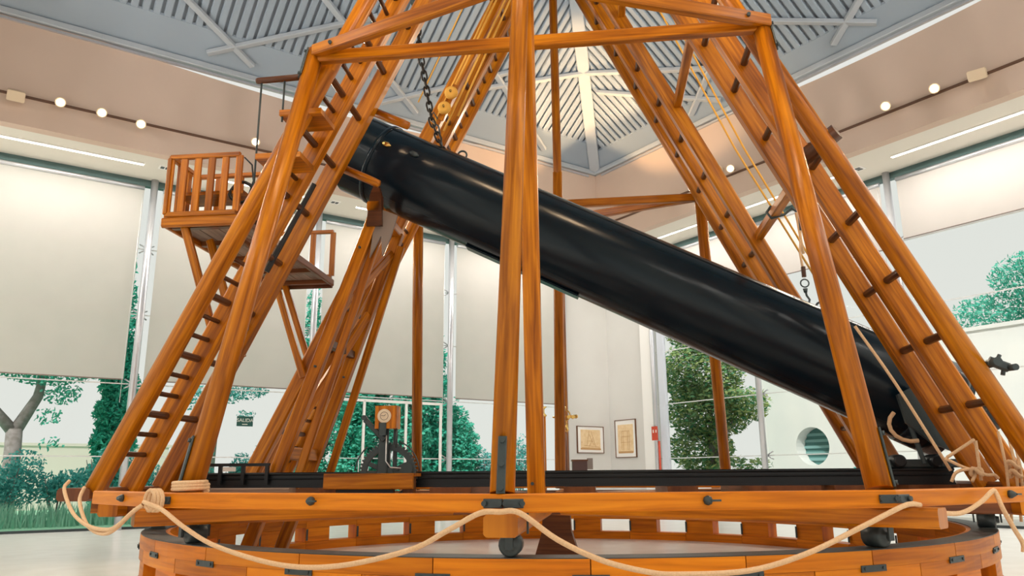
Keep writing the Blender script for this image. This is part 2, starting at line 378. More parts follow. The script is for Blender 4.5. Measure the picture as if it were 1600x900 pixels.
for side, ps in (('L', pu), ('R', pv)):
    for i in range(5):
        nw += 1; a0, a1 = ps[i], ps[i+1]; s_ = 1 if a1 > a0 else -1
        w = thing('window_%d' % nw, 'tall glazed bay %s' % where[(side, i)], 'window', 'R', wpt(side, a0, 0, 0), kind='structure')
        for k in range(5):
            part('pane', slab(side, a0+s_*.02, a1-s_*.02, -.012, .0, JZ[k]+.012, JZ[k+1]-.012), 'glass', w)
            if k: part('glazing_joint', slab(side, a0+s_*.02, a1-s_*.02, -.012, .012, JZ[k]-.012, JZ[k]+.012), 'cable', w)
        part('window_head', slab(side, a0, a1, -.05, .10, 7.6, 7.76), 'teal', w, 'dark teal head profile')
        part('window_sill', slab(side, a0, a1, -.05, .03, 0, .05), 'iron', w)
        c = part('post', G().sweep([wpt(side, a1, .16, 0), wpt(side, a1, .16, 4), wpt(side, a1, .16, ZS)], .078, 14), 'alu', w)
        for k in range(1, 5):
            o = share('spider_fitting', spL, w, wpt(side, a1, .04, JZ[k])); o.rotation_euler = (0, 0, 0 if side == 'L' else -PI/2)
    # posts that start the rows
struct('window_post', G().sweep([wpt('R', pv[0], .12, 0), wpt('R', pv[0], .12, 4), wpt('R', pv[0], .12, ZS)], .07, 14), 'alu', label='slim steel post where the white corner meets the right windows', cat='post')
# roller shades
sh = {('L', 0): 3.13, ('L', 1): 3.13, ('L', 2): 3.13, ('L', 3): 3.13, ('L', 4): 3.13, ('R', 0): 6.05, ('R', 1): 5.98, ('R', 2): 6.12, ('R', 3): 6.12}
for (side, i), zb in sh.items():
    ps = pu if side == 'L' else pv; a0, a1 = ps[i], ps[i+1]; s_ = 1 if a1 > a0 else -1; a0 += s_*.2; a1 -= s_*.2
    t = thing('roller_shade', '%s roller shade %s' % ('long beige' if side == 'L' else 'short pale', where[(side, i)]), 'roller shade', 'R', wpt(side, (a0+a1)/2, .12, 7.55), 'roller shades over the windows')
    part('fabric', slab(side, a0, a1, .118, .121, zb, 7.52), 'shade', t)
    part('roller', G().sweep([wpt(side, a0, .13, 7.53), wpt(side, a1, .13, 7.53)], .05, 10), 'alu', t)
    part('hem_bar', G().sweep([wpt(side, a0, .12, zb), wpt(side, a1, .12, zb)], .014, 8), 'canvas', t)
    part('pull_chain', G().sweep([wpt(side, a1-s_*.03, .17, 7.4), wpt(side, a1-s_*.03, .17, zb-.5)], .006, 5), 'cable', t)
# glass door leaves in the third bay
dr = thing('door_1', 'glass double door in white frame behind the clockwork', 'door', 'R', (8.6, VG-.08, 0), kind='structure')
for a in (7.05, 8.25, 9.45, 10.5): part('door_stile', G().box(a-.03, a+.03, VG-.1, VG-.05, 0, 2.95), 'mount', dr)
for a0, a1 in ((7.08, 8.22), (8.28, 9.42)): part('door_pane', G().box(a0, a1, VG-.08, VG-.07, .05, 2.9), 'glass', dr)
part('door_head', G().box(7.02, 10.53, VG-.1, VG-.05, 2.92, 2.99), 'mount', dr)
for a in (8.12, 8.38): part('door_handle', G().sweep([(a, VG-.1, .95), (a, VG-.15, 1.0), (a, VG-.15, 1.5), (a, VG-.1, 1.55)], .015, 8), 'alu', dr)
# ------------------------------------------------------------------ lights of the room
def strip(side, a0, a1, label, d=1.08):
    o = (lambda a: (a, VG-d, ZS)) if side == 'L' else ((lambda a: (UG-d+.13, a, ZS)) if side == 'R' else ((lambda a: (a, VGL+d, ZS)) if side == 'B' else (lambda a: (UGL+d, a, ZS))))
    t = thing('strip_light', label, 'strip light', 'R', o((a0+a1)/2), 'recessed strip lights in the soffit')
    part('trim', G().beam(Vector(o(a0))-Vector((0, 0, .012)), Vector(o(a1))-Vector((0, 0, .012)), .11, .02, ch=0), 'mount', t)
    part('diffuser', G().beam(Vector(o(a0))-Vector((0, 0, .02)), Vector(o(a1))-Vector((0, 0, .02)), .075, .02, ch=0), 'strip', t)
    m = Vector(o((a0+a1)/2)); l = lamp('strip_lamp', 'AREA', 'R', m-Vector((0, 0, .06)), 84, (1, .96, .90), aim=m-Vector((0, 0, 3)), shape='RECTANGLE', size=a1-a0, size_y=.09)
    l.rotation_euler = (0, 0, YAW + (0 if side in 'LB' else PI/2))
for k, u in enumerate(pu[1:5]):
    strip('L', u-3.35, u-.4, 'glowing strip light in the left soffit, %s' % ('at the far left', 'left of the first steel post', 'above the observing gallery', 'half hidden by the tube')[k])
strip('L', pu[4]+.5, pu[4]+3.4, 'glowing strip light in the left soffit, next to the corner')
for k, v in enumerate(pv[:5]):
    strip('R', v-3.55, v-.6, 'glowing strip light in the right soffit, %s' % ('next to the corner', 'crossed by the thin ropes', 'at the right edge', 'beyond the right edge', 'far beyond the right edge')[k])
for k in range(4): strip('B', 2.0+k*3.9, 4.9+k*3.9, 'glowing strip light %s in the soffit behind the camera' % ('first', 'second', 'third', 'fourth')[k])
for k in range(4): strip('N', 2.0+k*3.9, 4.9+k*3.9, 'glowing strip light %s in the soffit beside the camera' % ('first', 'second', 'third', 'fourth')[k])
for i, (u, v) in enumerate(((2.81, 17.55), (6.8, 17.58), (10.75, 17.58), (15.78, 8.95), (15.78, 12.9))):
    t = thing('downlight', ('square downlight in the soffit left of the gallery', 'square downlight in the soffit below the tube mouth', 'square downlight in the left soffit hidden behind the tube', 'square downlight in the right soffit beside the outer leg', 'square downlight in the right soffit behind the inner leg')[i], 'downlight', 'R', (u, v, ZS), 'square downlights')
    part('trim', G().box(u-.12, u+.12, v-.12, v+.12, ZS-.012, ZS), 'mount', t)
    part('lamp_well', G().box(u-.085, u-.01, v-.06, v+.06, ZS-.018, ZS-.005), 'iron', t); part('lamp_well', G().box(u+.015, u+.085, v-.06, v+.06, ZS-.018, ZS-.005), 'iron', t)
solo('light_track', G().box(UL+.1, UH-.1, VH-.05, VH, 8.30, 8.34), 'track', 'thin brown light track along the left upper wall', 'light track', 'R', (5, VH, 8.32))
solo('light_track', G().box(UH-.05, UH, VL+.1, VH-.1, 8.26, 8.30), 'track', 'thin brown light track along the right upper wall', 'light track', 'R', (UH, 8, 8.28))
def spot(side, a, z, lit, label, aim, e=360):
    b = Vector((a, VH-.05, z)) if side == 'L' else Vector((UH-.05, a, z))
    n = Vector((0, -1, 0)) if side == 'L' else Vector((-1, 0, 0))
    t = thing('spotlight', label, 'spotlight', 'R', b, 'spotlights on the wall tracks')
    d = (Vector(aim)-b).normalized(); h = b+n*.16
    part('arm', G().sweep([b, h], .02, 8), 'track', t)
    if lit:
        bd = part('lamp_body', G().sweep([h-d*.1, h-d*.02, h+d*.12], [.05, .085, .1], 14), 'lampbody', t)
        part('lens', G().sweep([h+d*.118, h+d*.13], .07, 14), 'glow', bd)
        lamp('spot_lamp', 'SPOT', 'R', h+d*.16, e, (1, .80, .55), aim=aim, spot_size=math.radians(75), spot_blend=.6, shadow_soft_size=.08)
    else:
        part('lamp_body', G().beam(h-d*.1, h+d*.1, .3, .2, ch=.02), 'lampbody', t)
spot('L', -.1, 8.22, False, 'unlit tan box spotlight at the far left of the track', (-.1, 10, 4))
spot('L', .62, 8.3, True, 'lit spotlight nearest the tan box lamp on the left track', (2.2, 4, 1.4))
spot('L', 1.35, 8.28, True, 'small lit spotlight in the middle of the left three', (3.2, 5, 2))
spot('L', 2.1, 8.22, True, 'brightest spotlight on the left track', (1.6, 2, 1.2))
spot('L', 4.45, 8.42, True, 'lit spotlight beside the thin hanging rods', (3, 3, 1))
spot('R', 5.76, 8.24, False, 'unlit tan spotlight at the right end of the right track', (8, 4, 5))
spot('R', 6.54, 8.32, True, 'lit spotlight nearest the unlit lamp on the right track', (3, 2, 1))
spot('R', 7.52, 8.36, True, 'lit spotlight beside the hexagonal wooden block', (3, 3, 1))
spot('R', 11.53, 8.36, True, 'lit spotlight between the slanting legs on the right track', (4, 3, 2))
spot('R', 13.7, 8.1, True, 'bright spotlight under the far belt beam near the corner', (4, 3, 2.5))
for sd, fx in (('B', VL), ('N', UL)):  # unseen tracks and spotlights added to brighten the roof and upper walls
    tk_ = solo('light_track', G().box(UL+.1, UH-.1, VL, VL+.05, 8.30, 8.34) if sd == 'B' else G().box(UL, UL+.05, VL+.1, VH-.1, 8.30, 8.34), 'track', 'added thin brown light track on the unseen wall %s' % ('behind the camera' if sd == 'B' else 'to the left of the camera'), 'light track', 'R', (5, VL, 8.32) if sd == 'B' else (UL, 8, 8.32))
    for k in range(5):
        a = 1.0+k*2.9; b = Vector((a, VL+.05, 8.32)) if sd == 'B' else Vector((UL+.05, a+1.0, 8.32)); n = Vector((0, 1, 0)) if sd == 'B' else Vector((1, 0, 0))
        aim = Vector((a, VH, 11.2)) if sd == 'B' else Vector((UH, a+1, 11.2))
        t = thing('spotlight', 'added fill spotlight out of view %s, %s along its track' % ('behind the camera' if sd == 'B' else 'to the left of the camera', ('first', 'second', 'third', 'fourth', 'fifth')[k]), 'spotlight', 'R', b, 'added fill spotlights on the rear tracks')
        d = (aim-b).normalized(); h = b+n*.16
        part('arm', G().sweep([b, h], .02, 8), 'track', t)
        bd = part('lamp_body', G().sweep([h-d*.1, h-d*.02, h+d*.12], [.05, .085, .1], 14), 'lampbody', t); part('lens', G().sweep([h+d*.118, h+d*.13], .085, 14), 'glow', bd)
        lamp('spot_lamp', 'SPOT', 'R', h+d*.16, 500, (1, .97, .95), aim=aim, spot_size=math.radians(95), spot_blend=1, shadow_soft_size=.2)
# unseen pendants added to streak the tube and light the wood from above
for k, (x, y) in enumerate(((-1.9, -5.6), (0.1, -5.6), (2.1, -5.4))):
    b = FR['R'].inverted() @ (FR['T'] @ Vector((x, y, 11.0))); t = thing('added_pendant', 'added pendant lamp out of view under the roof, %s' % ('left one', 'middle one', 'right one')[k], 'lamp', 'R', b, 'added pendants out of view')
    part('cable', G().sweep([b+Vector((0, 0, .3)), b+Vector((0, 0, 1.2))], .01, 6), 'iron', t); part('shade', G().sweep([b+Vector((0, 0, .32)), b+Vector((0, 0, .28)), b+Vector((0, 0, .05))], [.06, .12, .3], 20, cap=False), 'iron', t)
    part('bulb', G().sweep([b+Vector((0, 0, .2)), b+Vector((0, 0, .16)), b+Vector((0, 0, .08))], [.03, .08, .04], 12), 'glow', t)
    lamp('added_pendant_light', 'SPOT', 'R', b, 420, (1, .70, .42), aim=b-Vector((0, 0, 5)), spot_size=math.radians(130), spot_blend=.6, shadow_soft_size=.22)
# uplighter that warms the roof corner
for q, aim, lab in (((9.6, VH-.2, 8.5), (13.3, 13.6, 11.2), 'small uplighter on the left track hidden behind the tube'), ((UH-.2, 11.9, 8.5), (11.3, 15.3, 11.1), 'small uplighter on the right track hidden behind the far right leg')):
    q, aim = Vector(q), Vector(aim); d = (aim-q).normalized(); t = thing('uplighter', lab, 'spotlight', 'R', q)
    part('lamp_body', G().sweep([q-d*.12, q, q+d*.1], [.05, .07, .09], 12), 'lampbody', t)
    lamp('uplighter_lamp', 'SPOT', 'R', q+d*.2, 1200, (1, .62, .31), aim=aim, spot_size=math.radians(58), spot_blend=.35, shadow_soft_size=.05)
# ================================================================== CIRCULAR TRACK (frame T, centre at origin)
RO, RI = 4.5, 4.24
tr = thing('circular_track', 'circular wooden track ring with iron joint plates under the telescope stand', 'track ring', 'T', (0, 0, 0))
NP = 28; st = 2*PI/NP; off = math.radians(-7.2)
for k in range(NP):
    a = off+k*st
    part('plank', G().arc(RI, RO, .432, .542, a+.0008, a+st-.0008), 'ringwood', tr)
    part('plank', G().arc(RI+.006, RO-.006, .322, .430, a+st/2+.0008, a+st*1.5-.0008), 'ringwood', tr)
    part('plank', G().arc(RI, RO, 0.0, .118, a+st/2+.0008, a+st*1.5-.0008), 'ringwood', tr)
    part('spacer_block', G().arc(RI+.02, RO-.02, .12, .32, a+st*.02, a+st*.5, 4), 'ringwood', tr)
    part('top_strip', G().arc(RI+.04, RO-.004, .542, .548, a, a+st), 'iron', tr, 'dark running strip on the ring top')
    pl = part('joint_plate', G().arc(RO-.002, RO+.008, .405, .448, a-.026, a+.026, 2), 'iron', tr)
    for s_ in (-.019, .019):
        q = Vector((math.sin(a+s_), -math.cos(a+s_), 0)); part('bolt', G().sweep([q*(RO+.006)+Vector((0, 0, .427)), q*(RO+.016)+Vector((0, 0, .427))], .011, 6), 'iron', pl)
    part('spacer_plate', G().arc(RI-.008, RI+.0, .14, .30, a+st*.47, a+st*.5, 1), 'iron', tr)
# ================================================================== TELESCOPE STAND
ZB0, ZB1 = .833, .945
st_ = thing('telescope_stand', 'giant varnished wooden A-frame telescope stand with ladders and long props', 'telescope stand', 'T', (0, 0, .70))
def lx(z): return 4.35-.486*(z-1.055)
ZTOP = 9.75
YS = (2.27, 1.68, 1.07)
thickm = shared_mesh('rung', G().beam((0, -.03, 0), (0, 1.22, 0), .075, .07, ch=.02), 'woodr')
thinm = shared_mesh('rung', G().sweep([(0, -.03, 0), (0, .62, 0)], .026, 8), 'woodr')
for sx in (-1, 1):
    for sy in (-1, 1):
        outer = None
        for k, y in enumerate(YS):
            p0, p1 = (sx*lx(.94), sy*y, .94), (sx*lx(ZTOP), sy*y, ZTOP)
            if k == 0:
                outer = part('stile', G().pole(p0, p1, .102, .088, 18), 'wood', st_, 'round outer ladder stile')
            else:
                part('stile', G().beam(p0, p1, .155, .205, up=(sx, 0, 1), ch=.022), 'wood', st_)
        if sx < 0:
            k, z = 0, 1.29
            while z < 8.6:
                thick = k % 3 == 2
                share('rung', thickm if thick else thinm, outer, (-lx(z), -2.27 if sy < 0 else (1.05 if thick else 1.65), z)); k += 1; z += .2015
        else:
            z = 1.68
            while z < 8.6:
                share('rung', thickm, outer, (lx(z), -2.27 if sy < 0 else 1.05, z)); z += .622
for y in (-2.27, 2.27): part('ridge_cap', G().beam((-.5, y, 9.55), (.5, y, 9.55), .22, .3), 'wood', st_)
part('ridge_beam', G().beam((0, -2.6, 9.85), (0, 2.6, 9.85), .3, .3), 'wood', st_)
# props, centre poles, belts
def strap(par, p0, p1, w, out, bolts=2, t=.016):
    p0, p1, out = Vector(p0), Vector(p1), Vector(out).normalized()
    o = part('iron_strap', G().beam(p0+out*t/2, p1+out*t/2, w, t, up=out, ch=.004), 'iron', par)
    for i in range(bolts):
        q = p0.lerp(p1, .08+.84*i/max(1, bolts-1)); part('bolt', G().sweep([q+out*t*.6, q+out*(t+.018)], .017, 8), 'iron', o)
    return o
props = []
for sy in (-1, 1):
    for (b, t) in (((-2.6, -3.80), (-2.36, -2.44)), ((2.38, -4.02), (2.28, -2.44))):
        if sy > 0: b = (math.copysign(2.6, b[0]), -3.8)
        p0, p1 = Vector((b[0], sy*-b[1], .945)), Vector((t[0], sy*-t[1], 5.42)); d = (p1-p0).normalized()
        pr_ = part('prop', G().pole(p0, p1+d*.06, .088, .088, 18), 'wood', st_, 'round slanting prop')
        props.append((p0, p1))
        o = Vector((0, -1, 0)) if sy < 0 else Vector((0, 1, 0))
        sg = 1 if b[0] > 0 else -1
        sd = Vector((-sg*-1, -.35*(-sy) if sy < 0 else .35, 0)).normalized()
        if sy < 0:
            n1 = Vector((-.75 if sg < 0 else .93, -.62 if sg < 0 else -.33, 0)).normalized(); n1 = (n1-d*n1.dot(d)).normalized()
            strap(pr_, p0+n1*.088, p0+d*.42+n1*.088, .07, n1)
            strap(pr_, p1-d*.34+n1*.088, p1+d*.04+n1*.088, .09, n1)
qx = -.085
for sy in (-1, 1):
    p0, p1 = Vector((qx, sy*4.70, .945)), Vector((-.02, sy*2.34, 9.5)); d = (p1-p0).normalized()
    c = part('centre_pole', G().pole(p0, p1, .079, .07, 18), 'wood', st_, 'round centre pole')
    if sy < 0: strap(c, p0+Vector((0, -.079, .0)), p0+d*.36+Vector((0, -.079, 0)), .055, (0, -1, .2), 3)
    q0 = Vector((-.06, sy*2.3, .87)); q1 = p0.lerp(p1, .62)
    m = part('inner_pole', G().beam(q0, q1, .16, .14, up=(0, 1, 0), ch=.02), 'wood', st_)
    if sy < 0:
        for z in (.98, 1.22): part('bolt', G().sweep([q0+Vector((-.03, -.07, z-.87)), q0+Vector((-.03, -.10, z-.87))], .016, 8), 'iron', m)
for sy in (-1, 1):
    zb = 5.38
    part('belt_beam', G().beam((-2.36, sy*2.47, zb), (2.33, sy*2.47, zb+.03), .10, .13, ch=.012), 'wood', st_)
    for sx in (-1, 1):
        b = part('belt_beam', G().beam((sx*2.34, sy*2.5, zb+.06), (-.07, sy*3.45, zb+.06), .10, .13, ch=.012), 'wood', st_)
        part('bolt', G().sweep([(sx*2.12, sy*2.63, zb+.06), (sx*2.12, sy*2.67, zb+.06)], .02, 8), 'iron', b)
# ties between the near and far legs
for sx, z in ((1, 4.28), (1, 6.35), (1, 7.9), (-1, 8.3)):
    part('cross_tie', G().beam((sx*(lx(z)+.06), -1.0, z), (sx*(lx(z)+.06), 1.0, z), .11, .12, ch=.012), 'wood', st_)
for (x, y, z) in ((-1.9, -.95, 5.38), (-2.25, -.95, 4.63)):
    part('peg', G().sweep([(x-.25, y, z+.12), (x+.12, y, z-.06), (x+.2, y, z-.1), (x+.215, y, z-.108)], [.055, .055, .05, .02], 10), 'wood', st_)
part('guide_bar', G().beam((-lx(3.35)+.02, -1.37, 3.35), (-lx(4.4)+.02, -1.37, 4.4), .06, .05), 'rail', st_, 'black guide bar between the ladder stiles')
part('guide_bar', G().beam((-lx(2.75), -1.30, 2.75), (-lx(2.75), -1.12, 2.75), .09, .09), 'grey_wood', st_)
# base polygon
V0 = [(-3.97, -2.94), (-2.80, -3.88), (-.07, -4.80), (2.44, -4.14), (4.66, -2.42)]
base = []
for sy in (1, -1):
    vv = [(a, b*sy) for a, b in V0]
    for i in range(4):
        a, b = Vector((*vv[i], 0)), Vector((*vv[i+1], 0)); d = (b-a).normalized()
        n = Vector((d.y, -d.x, 0))*sy; zc = (ZB0+ZB1)/2
        g = G().beam(a-n*.06+Vector((0, 0, zc)), b-n*.06+Vector((0, 0, zc)), .12, ZB1-ZB0, ch=.008)
        o = part('base_beam', g, 'ringwood', st_); base.append((a, b, n, o))
        if sy > 0:
            m = a.lerp(b, .5)+n*.0+Vector((0, 0, zc+.005)); part('wing_nut', G().sweep([m, m+n*.02, m+n*.05], [.03, .03, .012], 8).beam(m+n*.045+d*.005, m+n*.045+d*.07, .02, .012, ch=0), 'iron', o)
    for i in (1, 2, 3):
        c = Vector((*vv[i], zc))
        for j in (i-1, i):
            a, b = Vector((*vv[j], 0)), Vector((*vv[j+1], 0)); d = (b-a).normalized(); n = Vector((d.y, -d.x, 0))*sy
            e = -d if j == i-1 else d
            strap(st_, c+n*.002, c+e*.125+n*.002, .055, n, 2, .012)
# dark transverse sleepers at the leg feet
for sx in (-1, 1):
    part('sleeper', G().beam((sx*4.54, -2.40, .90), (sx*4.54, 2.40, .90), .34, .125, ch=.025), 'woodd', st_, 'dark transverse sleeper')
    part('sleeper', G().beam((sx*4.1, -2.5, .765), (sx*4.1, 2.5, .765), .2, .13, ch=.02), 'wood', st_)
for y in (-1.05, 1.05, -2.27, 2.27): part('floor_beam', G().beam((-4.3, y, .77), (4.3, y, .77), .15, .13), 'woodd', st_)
# lower radial beams, rollers and their brackets
lowb = [((-.07, -4.92), (0, -1.1)), ((-2.98, -3.90), (.35, -1.3)), ((2.72, -4.12), (-.75, -1.55)), ((-4.75, -1.75), (-1, -.3)), ((4.72, -1.9), (1, -.3)),
        ((-.07, 4.92), (0, 1.1)), ((-2.85, 4.0), (-.4, 1.3)), ((2.85, 4.0), (.4, 1.3)), ((-4.75, 1.6), (-1, .3)), ((4.75, 1.6), (1, .3))]
for (a, b) in lowb:
    A, B = Vector((*a, .766)), Vector((*b, .766)); d = (B-A).normalized()
    lb = part('radial_beam', G().beam(A, B, .205, .13, ch=.018), 'wood', st_)
    # roller under the beam over the ring
    rad = Vector((A.x, A.y, 0)).normalized(); c = rad*4.43; tq = Vector((-rad.y, rad.x, 0))
    ro = part('roller', G().sweep([c-rad*.09+Vector((0, 0, .625)), c-rad*.08+Vector((0, 0, .625)), c+rad*.05+Vector((0, 0, .625)), c+rad*.06+Vector((0, 0, .625)), c+rad*.065+Vector((0, 0, .625)), c+rad*.09+Vector((0, 0, .625))], [.06, .075, .075, .06, .035, .03], 18), 'iron', st_)
    for e in (-.115, .105):
        q = c+rad*e; part('roller_bracket', G().beam(q+Vector((0, 0, .60)), q+Vector((0, 0, .84)), .05, .014, up=rad, ch=0), 'iron', ro)
    for e in (-1, 1):
        q = c+tq*e*.11; part('stirrup', G().beam(q+Vector((0, 0, .69)), q+Vector((0, 0, .835)), .035, .012, up=tq, ch=0), 'iron', ro)
# central pivot pillar
pp = part('pivot_pillar', G().prism([(-.30, 0), (.30, 0), (.17, .42), (.15, .83), (-.15, .83), (-.17, .42)], (0, -.16, 0), (1, 0, 0), (0, 0, 1), (0, .32, 0)), 'woodd', st_, 'dark flared pivot pillar')
# ------------------------------------------------------------------ rails and cross sleepers of the tube carriage
rl = thing('carriage_rails', 'long black carriage rails on brown blocks below the tube', 'rail', 'T', (0, 0, .83))
for y in (-.62, .62):
    rb = part('rail', G().box(-4.25, 4.28, y-.05, y+.05, .945, 1.075), 'rail', rl)
    part('rail_head', G().beam((-4.25, y, 1.088), (4.28, y, 1.088), .15, .034, ch=.012), 'rail', rb); part('rail_groove', G().beam((-4.25, y, 1.03), (4.28, y, 1.03), .125, .02, ch=.008), 'rail', rb); part('rail_foot', G().box(-4.25, 4.28, y-.07, y+.07, .93, .95), 'rail', rb)
for x, w in ((-4.0, .3), (-3.3, .3), (-2.5, .22), (-1.12, .46), (.3, .34), (1.4, .32), (2.45, .75), (3.22, .52), (3.95, .5)):
    o = part('cross_block', G().box(x-w/2, x+w/2, -.95, .95, .835, .93), 'woodd', rl)
    part('bolt', G().sweep([(x, -.62, .915), (x, -.62, .94)], .02, 6), 'iron', o)
part('edge_board', G().beam((-4.05, -1.0, .905), (-2.9, -1.0, .905), .2, .06), 'grey_wood', rl, 'grey-brown loose board')
fr_ = part('guard_frame', G().beam((-4.25, -.72, 1.195), (-3.30, -.72, 1.195), .03, .035, ch=0), 'rail', rl, 'low black guard frame')
for x in (-4.2, -3.9, -3.62, -3.33): part('guard_post', G().box(x-.02, x+.02, -.74, -.70, .97, 1.19), 'rail', fr_)
part('label_card', G().box(-3.86, -3.70, -.75, -.745, 1.12, 1.17), 'mount', fr_)
# ================================================================== TUBE
AX = Vector((.8944, 0, -.4472)); AN = Vector((.4472, 0, .8944)); AY = Vector((0, 1, 0))
def tp(s, a=0, rr=0): # s metres along the axis from the mouth, a angle from the upper normal towards -y
    return Vector((-2.65, 0, 5.36))+AX*s+(AN*math.cos(a)-AY*math.sin(a))*rr
TL, TR = 8.1, .545
tb = thing('telescope_tube', 'huge black cylindrical telescope tube slanting down to the right', 'telescope tube', 'T', tp(TL, PI, TR))
part('barrel', G().sweep([tp(.02), tp(2), tp(4), tp(6), tp(TL-.02)], TR, 64, cap=False), 'tube', tb)
part('mouth_collar', G().sweep([tp(0), tp(.0), tp(.42), tp(.43)], [TR-.03, TR+.014, TR+.014, TR], 64, cap=False), 'tube', tb)
part('inner_lining', G().sweep([tp(.01), tp(1.5), tp(1.5)], [TR-.02, TR-.02, .01], 40, cap=False), 'rail', tb)
part('end_cap', G().sweep([tp(TL-.45), tp(TL-.44), tp(TL), tp(TL+.02)], [TR, TR+.02, TR+.02, TR-.08], 48), 'tube', tb)
for a in (math.radians(38), math.radians(-38)):
    part('seam', G().sweep([tp(.1, a, TR+.002), tp(TL-.1, a, TR+.002)], .012, 6), 'rail', tb)
for s_ in (.42,):
    part('band', G().sweep([tp(s_-.03), tp(s_-.028), tp(s_+.028), tp(s_+.03)], [TR, TR+.018, TR+.018, TR], 64, cap=False), 'tube', tb)
part('underside_hatch', G().beam(tp(2.0, PI, TR+.01), tp(3.6, PI, TR+.01), .22, .03, up=AN), 'tube', tb)
for s_ in (1.35, 6.35):
    part('lifting_eye', G().sweep([tp(s_, 0, TR)+AX*.06*math.cos(t)+AN*(.06*math.sin(t)+.03) for t in [i*2*PI/14 for i in range(14)]], .014, 6, closed=True), 'iron', tb)
for s_, a in ((.55, math.radians(75)), (.95, math.radians(72))):
    q = tp(s_, a, TR+.01); part('fitting', G().sweep([q-AX*.07, q-AX*.03, q+AX*.03, q+AX*.07], [.01, .035, .035, .01], 10), 'brass' if s_ < .6 else 'iron', tb)
# mirror-end gear at the lower right
mg = thing('mirror_end_gear', 'dark iron plates and rollers at the lower end of the black tube', 'tube gear', 'T', (4.2, -.75, 1.1))
pl_ = part('side_plate', G().prism([(3.78, 1.88), (3.98, 1.98), (4.32, 1.72), (4.52, 1.40), (4.40, 1.22), (4.08, 1.36), (3.84, 1.58)], (0, -.74, 0), (1, 0, 0), (0, 0, 1), (0, .06, 0)), 'iron', mg)
for (x, z) in ((3.86, 1.84), (4.12, 1.76), (4.38, 1.42), (4.0, 1.5)): part('bolt', G().sweep([(x, -.74, z), (x, -.775, z)], .025, 8), 'iron', pl_)
part('roller_drum', G().sweep([(4.35, -.95, 1.98), (4.35, -.9, 1.98), (4.35, -.70, 1.98), (4.35, -.66, 1.98)], [.08, .13, .13, .08], 20), 'rail', mg)
part('roller_drum', G().sweep([(4.62, -.95, 1.62), (4.62, -.9, 1.62), (4.62, -.66, 1.62), (4.62, -.62, 1.62)], [.08, .15, .15, .08], 20), 'rail', mg)
part('sling', G().sweep([(3.86+.22*math.cos(t), -.78, 1.56+.18*math.sin(t)) for t in [PI*.75+i*PI*.12 for i in range(8)]], .022, 8), 'rope', mg)
for x in (3.72, 4.1):
    part('caster', G().sweep([(x, -.76, 1.175), (x, -.74, 1.175), (x, -.52, 1.175), (x, -.5, 1.175)], [.05, .07, .07, .05], 16), 'rail', mg)
part('carriage_bar', G().beam((3.6, -.62, 1.15), (4.75, -.62, 1.15), .10, .09), 'iron', mg)
part('carriage_strut', G().beam((4.0, -.66, 1.15), (3.9, -.62, 1.62), .06, .05), 'iron', mg)
part('carriage_strut', G().beam((4.45, -.66, 1.15), (4.4, -.62, 1.62), .08, .06), 'iron', mg)
# ================================================================== TRESTLE under the mouth
ts = thing('tube_trestle', 'slanting wooden trestle propping the black tube near its mouth', 'trestle', 'T', (-3.65, 0, 0))
for y in (-.56, .52):
    lg = part('leg', G().beam((-3.66, y, 0), (-2.17, y*.98, 4.36), .13, .15, up=(1, 0, .4)), 'wood', ts)
    part('bolt', G().sweep([(-2.36, y-.06, 3.83), (-2.36, y-.09, 3.83)], .016, 6), 'iron', lg); part('bolt', G().sweep([(-2.85, y-.06, 2.35), (-2.85, y-.09, 2.35)], .016, 6), 'iron', lg)
    part('back_leg', G().beam((-3.05, y, .93), (-2.12, y*.9, 4.15), .07, .10, up=(1, 0, .4)), 'wood', ts)
part('cross_rail', G().beam((-3.22, -.56, 1.33), (-3.22, .52, 1.33), .12, .15, ch=.01), 'wood', ts)
part('cross_rail', G().beam((-2.75, -.56, 2.65), (-2.75, .52, 2.65), .08, .1, ch=.01), 'woodr', ts)
part('brace', G().beam((-2.62, -.5, 3.05), (-2.25, .45, 4.05), .07, .11), 'wood', ts); part('brace', G().beam((-3.05, -.45, 1.75), (-2.55, .45, 3.2), .07, .11), 'wood', ts)
part('head_board', G().beam((-2.2, -.66, 4.36), (-2.2, .60, 4.36), .16, .12), 'wood', ts)
part('crutch', G().prism([(-2.28, 4.1), (-2.08, 4.1), (-2.1, 4.5), (-2.17, 4.72), (-2.25, 4.5)], (0, -.66, 0), (1, 0, 0), (0, 0, 1), (0, .1, 0)), 'woodr', ts)
part('gusset', G().prism([(-2.14, 4.34), (-1.90, 4.24), (-1.98, 3.95), (-2.08, 3.72), (-2.10, 3.98), (-2.24, 3.7), (-2.2, 4.1)], (0, -.60, 0), (1, 0, 0), (0, 0, 1), (0, .03, 0)), 'canvas', ts, 'grey gusset plate')
# ================================================================== OBSERVING GALLERY
ga = thing('observing_gallery', 'hanging wooden observing gallery with slatted end boxes left of the tube mouth', 'gallery', 'T', (-3.85, -.1, 3.8))
X0, X1, Y0, Y1, ZG = -4.36, -3.40, -1.62, 1.36, 3.95
for i in range(4):
    w = (X1-X0)/4; part('floor_plank', G().box(X0+i*w+.006, X0+(i+1)*w-.006, Y0, Y1, ZG-.03, ZG+.0), 'grey_wood', ga)
for y in (-1.5, -.8, -.1, .6, 1.25): part('floor_batten', G().box(X0+.03, X1-.03, y-.04, y+.04, ZG-.09, ZG-.03), 'woodd', ga)
part('edge_beam', G().beam((X0-.02, Y0-.02, ZG-.05), (X1, Y0-.02, ZG-.05), .06, .12, ch=.02), 'wood', ga); part('edge_beam', G().beam((X0, Y1, ZG-.06), (X1, Y1, ZG-.06), .06, .14, ch=.02), 'woodd', ga)
